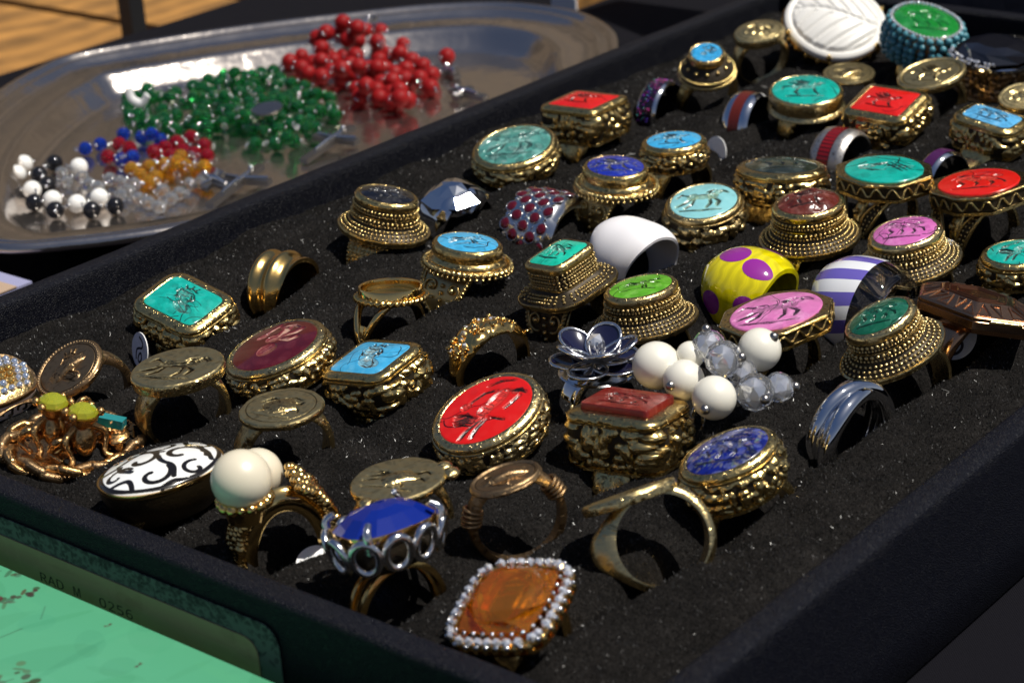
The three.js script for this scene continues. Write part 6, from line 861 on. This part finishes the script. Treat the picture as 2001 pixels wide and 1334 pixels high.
// ---------------------------------------------------------------- rosaries on the platter
const beadGeo = ball(1, 1), cutBead = (() => { const f = new THREE.SphereGeometry(1, 9, 6).toNonIndexed(); f.computeVertexNormals(); return f; })();
function rosary(label, list, crossAt) {
  const c0 = list[0][0], P0 = [c0[0], 4, c0[2]], g = thing('rosary', label, 'rosary', P0), w = W(P0); seed(label.length); const links = [];
  for (const [p, r, m, geo] of list) { const q = w(p); put(part(g, 'bead', geo ?? beadGeo, m), ...q, rr(0, 3), rr(0, 3), 0, r); const d = rr(0, TAU); links.push(move(new THREE.TorusGeometry(1.05, 0.24, 5, 12), q[0] + Math.cos(d) * (r + 0.7), q[1] + rr(-0.3, 0.9), q[2] + Math.sin(d) * (r + 0.7), rr(0, 3), rr(0, 3), 0), move(ball(0.55), q[0] + Math.cos(d + 2) * (r + 0.3), q[1] + 0.6, q[2] + Math.sin(d + 2) * (r + 0.3))); }
  part(g, 'chain_links', merge(links), M.silver, 'stuff');
  for (const [p, yaw, L, tilt] of crossAt) { const q = w(p), x = part(g, 'crucifix', merge([box(-1.5, 1.5, -0.9, 0.9, -L * 0.36, L * 0.64), box(-L * 0.3, L * 0.3, -0.92, 0.92, -1.5, 1.5)]), M.pewter); put(x, ...q, tilt, yaw, tilt * 0.5); part(x, 'corpus', merge([limb([[0, 1.3, -L * 0.12], [0.3, 1.6, L * 0.12], [0, 1.3, L * 0.4]], [0.9, 1, 0.5], { seg: 6 }), limb([[-L * 0.26, 1.2, -1.2], [0, 1.5, 0.6], [L * 0.26, 1.2, -1.2]], 0.5, { seg: 6 }), move(ball(1.1), 0, 1.9, -L * 0.18)]), M.silver); }
  return g; }
const G = { green: crystal([0.03, 0.36, 0.09], 0.9), red: crystal([0.62, 0.012, 0.03], 0.82), blue: crystal([0.02, 0.09, 0.7], 0.82), amber: crystal([0.92, 0.48, 0.03], 0.84), clear: crystal([0.96, 0.97, 0.96], 0.93), wood: std([0.24, 0.006, 0.007], 0.5, 0, { specularIntensity: 0.35, bumpMap: brushed, bumpScale: 0.0002 }), black: std([0.01, 0.01, 0.012], 0.12), white: std([0.78, 0.77, 0.74], 0.3) };
rosary('rosary of red wooden beads heaped at the far side of the platter', [[-37.2, 7.3, -269.1], [-31.2, 8.5, -266.2], [-33.9, 10.9, -260.9], [-41.9, 7.3, -275.5], [-49.2, 7.3, -278.0], [-37.9, 7.3, -280.6], [-34.5, 9.7, -275.4], [-43.2, 7.3, -286.0], [-50.8, 7.3, -288.9], [-23.5, 7.3, -284.7], [-46.2, 12.7, -273.6], [-41.8, 7.3, -295.2], [-37.5, 9.1, -290.4], [-57.2, 7.3, -303.4], [-33.1, 7.3, -298.6], [-27.5, 7.9, -295.8], [-46.9, 7.3, -303.9], [-64.9, 7.3, -309.7], [-52.9, 7.3, -308.7], [-23.3, 7.3, -301.5], [-37.2, 7.3, -306.9], [-70.3, 7.3, -315.2], [-61.5, 7.3, -316.4], [-33.0, 7.3, -311.9], [-40.8, 7.3, -313.9], [-56.3, 12.7, -298.7], [-47.1, 7.3, -316.3], [-73.4, 7.3, -323.9], [-43.2, 11.5, -301.4], [-49.9, 12.7, -300.5], [-26.7, 7.3, -314.6], [-54.5, 7.3, -323.6], [-69.5, 7.3, -329.9], [-78.7, 7.3, -334.1], [-65.6, 9.7, -323.5], [-61.4, 7.3, -331.3], [-31.0, 7.3, -323.6], [-43.7, 7.3, -327.6], [-74.6, 7.3, -340.5], [-58.0, 7.3, -336.6], [-52.9, 8.5, -332.1], [-40.4, 7.3, -333.4], [-64.2, 7.3, -340.9], [-35.6, 9.1, -328.7], [-70.1, 7.3, -345.1], [-44.1, 7.3, -343.2], [-66.1, 11.5, -335.5], [-48.2, 7.3, -349.3], [-61.0, 7.9, -350.7], [-35.0, 7.3, -347.3], [-44.3, 12.1, -337.0], [-52.4, 10.9, -345.4], [-55.7, 13.3, -338.3], [-68.0, 13.3, -344.4], [-58.9, 13.3, -348.5], [-63.9, 16.3, -339.8], [-43.6, 12.1, -352.4], [-49.5, 13.3, -350.2], [-51.6, 18.1, -336.7], [-57.5, 18.7, -344.4]].map((p) => [p, 3.3, G.wood]).concat([[-17.6, 7.3, -326.3]].map((p) => [p, 3.3, G.wood])), [[[-11.62, 6.00, -278.83], 0.9, 16, 0.1], [[-49.79, 14.00, -354.30], -0.6, 20, 0.35], [[-16.73, 5.50, -310.74], 0.4, 12, 0.05]]);
{ const g = rosary('rosary of green cut glass beads heaped across the platter', [[-83.4, 6.7, -231.6], [-76.3, 6.7, -230.7], [-70.2, 6.7, -232.0], [-71.5, 9.7, -226.3], [-81.7, 6.7, -246.3], [-105.8, 6.7, -253.3], [-113.7, 6.7, -255.4], [-86.3, 6.7, -249.7], [-76.8, 6.7, -247.8], [-63.8, 6.7, -245.2], [-66.0, 8.5, -240.1], [-101.5, 8.5, -250.1], [-99.2, 6.7, -255.6], [-80.3, 6.7, -253.1], [-109.1, 6.7, -259.8], [-72.4, 6.7, -251.4], [-117.9, 6.7, -263.1], [-126.8, 6.7, -265.8], [-89.4, 6.7, -257.2], [-96.5, 9.1, -251.1], [-121.0, 9.1, -258.1], [-68.7, 9.1, -247.0], [-66.1, 6.7, -254.6], [-92.2, 6.7, -262.0], [-94.2, 9.1, -257.2], [-119.7, 6.7, -271.1], [-104.7, 6.7, -267.8], [-126.9, 6.7, -273.4], [-76.9, 6.7, -262.3], [-105.7, 10.3, -257.3], [-88.7, 10.9, -252.0], [-87.2, 6.7, -265.9], [-114.8, 7.9, -268.5], [-57.3, 6.7, -259.6], [-127.5, 10.9, -262.4], [-132.9, 6.7, -277.6], [-81.4, 6.7, -266.8], [-66.6, 6.7, -265.3], [-98.7, 6.7, -274.0], [-106.6, 6.7, -276.4], [-62.7, 7.9, -262.2], [-121.5, 6.7, -281.0], [-84.3, 6.7, -272.4], [-128.6, 6.7, -283.1], [-95.3, 8.5, -269.5], [-93.7, 6.7, -275.1], [-78.5, 10.9, -257.7], [-87.2, 10.3, -262.0], [-76.4, 6.7, -272.6], [-59.5, 6.7, -268.8], [-135.3, 6.7, -288.5], [-71.4, 7.9, -269.9], [-66.1, 6.7, -273.0], [-105.6, 6.7, -282.7], [-100.3, 6.7, -283.6], [-111.5, 6.7, -287.0], [-113.2, 8.5, -281.5], [-74.3, 6.7, -279.2], [-80.3, 6.7, -280.8], [-89.7, 6.7, -283.1], [-95.6, 6.7, -285.5], [-76.3, 10.9, -268.4], [-83.3, 11.5, -268.3], [-130.1, 6.7, -297.4], [-82.7, 6.7, -286.2], [-136.8, 6.7, -299.9], [-103.4, 6.7, -292.0], [-60.5, 6.7, -281.9], [-108.8, 6.7, -294.3], [-120.6, 6.7, -297.2], [-109.1, 11.5, -278.4], [-76.0, 6.7, -287.1], [-126.7, 8.5, -293.3], [-125.3, 6.7, -299.3], [-132.9, 9.1, -293.0], [-98.2, 10.9, -279.1], [-68.6, 6.7, -286.8], [-80.6, 6.7, -290.9], [-65.2, 8.5, -282.0], [-87.5, 6.7, -294.7], [-94.3, 6.7, -296.6], [-119.5, 6.7, -303.2], [-73.7, 6.7, -292.3], [-105.7, 6.7, -300.5], [-130.8, 6.7, -310.3], [-99.6, 6.7, -302.8], [-92.3, 6.7, -302.8], [-109.9, 6.7, -307.6], [-70.7, 6.7, -299.2], [-81.5, 6.7, -303.1], [-113.6, 6.7, -311.0], [-76.0, 6.7, -304.6], [-90.3, 6.7, -308.3], [-104.4, 6.7, -312.5], [-99.3, 7.3, -311.1], [-95.9, 9.1, -306.5], [-108.7, 6.7, -318.1], [-85.7, 6.7, -312.7], [-80.8, 7.3, -310.9], [-94.7, 6.7, -318.8], [-102.9, 6.7, -322.4], [-91.2, 8.5, -313.3], [-96.3, 12.7, -302.2], [-88.8, 6.7, -322.3], [-83.8, 7.9, -320.0]].map((p) => [p, 2.7, G.green, cutBead]), [[[-55.64, 7.00, -229.84], -0.55, 30, 0.12]]);
  const P0 = g.position, q = [-79.74, 14.00, -248.64]; part(g, 'oval_medal', move(new THREE.CylinderGeometry(4.6, 4.6, 0.8, 24), q[0] - P0.x / MM, q[1] - P0.y / MM, q[2] - P0.z / MM, 0.35, 0, 0.1, 1.2, 1, 0.8), M.pewter); const t = [-129.81, 12.00, -280.09]; part(g, 'white_tag', limb([[-3, 4, -1], [-2, 0, 0], [1.5, -1.6, 1], [4, 1.5, 1.5]].map((v) => [v[0] + t[0] - P0.x / MM, v[1] + t[1] - P0.y / MM, v[2] + t[2] - P0.z / MM]), 1.5, { seg: 8, squash: 0.4 }), M.paper); }
rosary('rosary of blue, red and amber glass beads near the case', [...[[-128.5, 6.5, -224.7], [-123.9, 8.3, -221.5], [-143.2, 6.5, -240.5], [-138.6, 6.5, -244.2], [-117.9, 6.5, -245.4], [-124.9, 6.5, -249.4], [-132.1, 6.5, -254.7], [-119.9, 9.5, -242.3]].map((p) => [p, 2.5, G.blue, cutBead]), ...[[-133.5, 6.7, -228.6], [-98.9, 6.7, -222.1], [-111.2, 6.7, -224.8], [-115.8, 6.7, -226.9], [-103.4, 6.7, -225.3], [-116.4, 9.7, -221.1], [-108.1, 6.7, -229.8], [-127.3, 6.7, -236.4], [-114.7, 6.7, -234.7], [-101.2, 6.7, -234.0], [-131.7, 6.7, -242.0], [-111.3, 6.7, -239.8], [-107.0, 6.7, -244.7]].map((p) => [p, 2.7, G.red, cutBead]), ...[[-115.8, 6.6, -197.7], [-113.7, 6.6, -202.6], [-119.6, 6.6, -206.0], [-109.7, 6.6, -206.0], [-100.9, 6.6, -206.3], [-123.4, 6.6, -213.3], [-117.6, 6.6, -214.3], [-97.5, 9.0, -202.6], [-105.1, 6.6, -212.6], [-112.3, 6.6, -215.3], [-106.5, 10.8, -204.5], [-108.1, 6.6, -223.3]].map((p) => [p, 2.6, G.amber, cutBead])], [[[-83.91, 7.00, -191.88], -0.42, 34, 0.06]]);
rosary('rosary of alternating black and white round beads at platter edge', [...[[-135.9, 7.1, -179.1], [-144.8, 7.1, -185.0], [-129.5, 7.1, -183.8], [-153.5, 7.1, -196.5], [-161.9, 7.1, -214.8], [-141.7, 7.1, -218.1], [-161.7, 7.1, -225.8]].map((p) => [p, 3.05, G.white]), ...[[-142.2, 6.9, -174.9], [-130.2, 6.9, -172.5], [-123.1, 6.9, -175.0], [-150.6, 6.9, -184.1], [-149.2, 6.9, -200.8], [-154.3, 6.9, -213.1], [-151.2, 6.9, -225.1]].map((p) => [p, 2.9, G.black])], []);
rosary('rosary of clear crystal beads between black white and amber ones', [[-108.9, 6.4, -172.5], [-112.7, 6.4, -177.2], [-116.7, 6.4, -182.1], [-105.9, 6.4, -179.8], [-122.9, 6.4, -186.4], [-103.9, 6.4, -184.5], [-121.3, 6.4, -191.2], [-109.6, 6.4, -188.7], [-131.9, 6.4, -196.5], [-135.4, 6.4, -200.4], [-101.5, 6.4, -193.2], [-120.1, 6.4, -197.2], [-125.4, 6.4, -200.4], [-97.4, 7.6, -190.9], [-143.6, 6.4, -204.8], [-129.3, 6.4, -204.4], [-139.1, 6.4, -208.6], [-147.0, 6.4, -214.6]].map((p) => [p, 2.4, G.clear, cutBead]), [[[-93.53, 8.00, -190.95], 0.9, 15, 0.3]]);
{ const g = thing('wooden_offcut', 'small pale wooden stick beyond the platter', 'wood', [38.03, 2.00, -420.76]); caseFrame(g); part(g, 'stick', worldUV(box(-6, 60, -2, 3, -9, 4), 0.01), M.wood); part(g, 'painted_end', box(-7, -6.1, -2, 3.2, -9.2, 4.2), M.plastic); }

scene.traverse((o) => { if (o.isMesh) { o.castShadow = true; o.receiveShadow = true; } });
renderer.render(scene, camera);
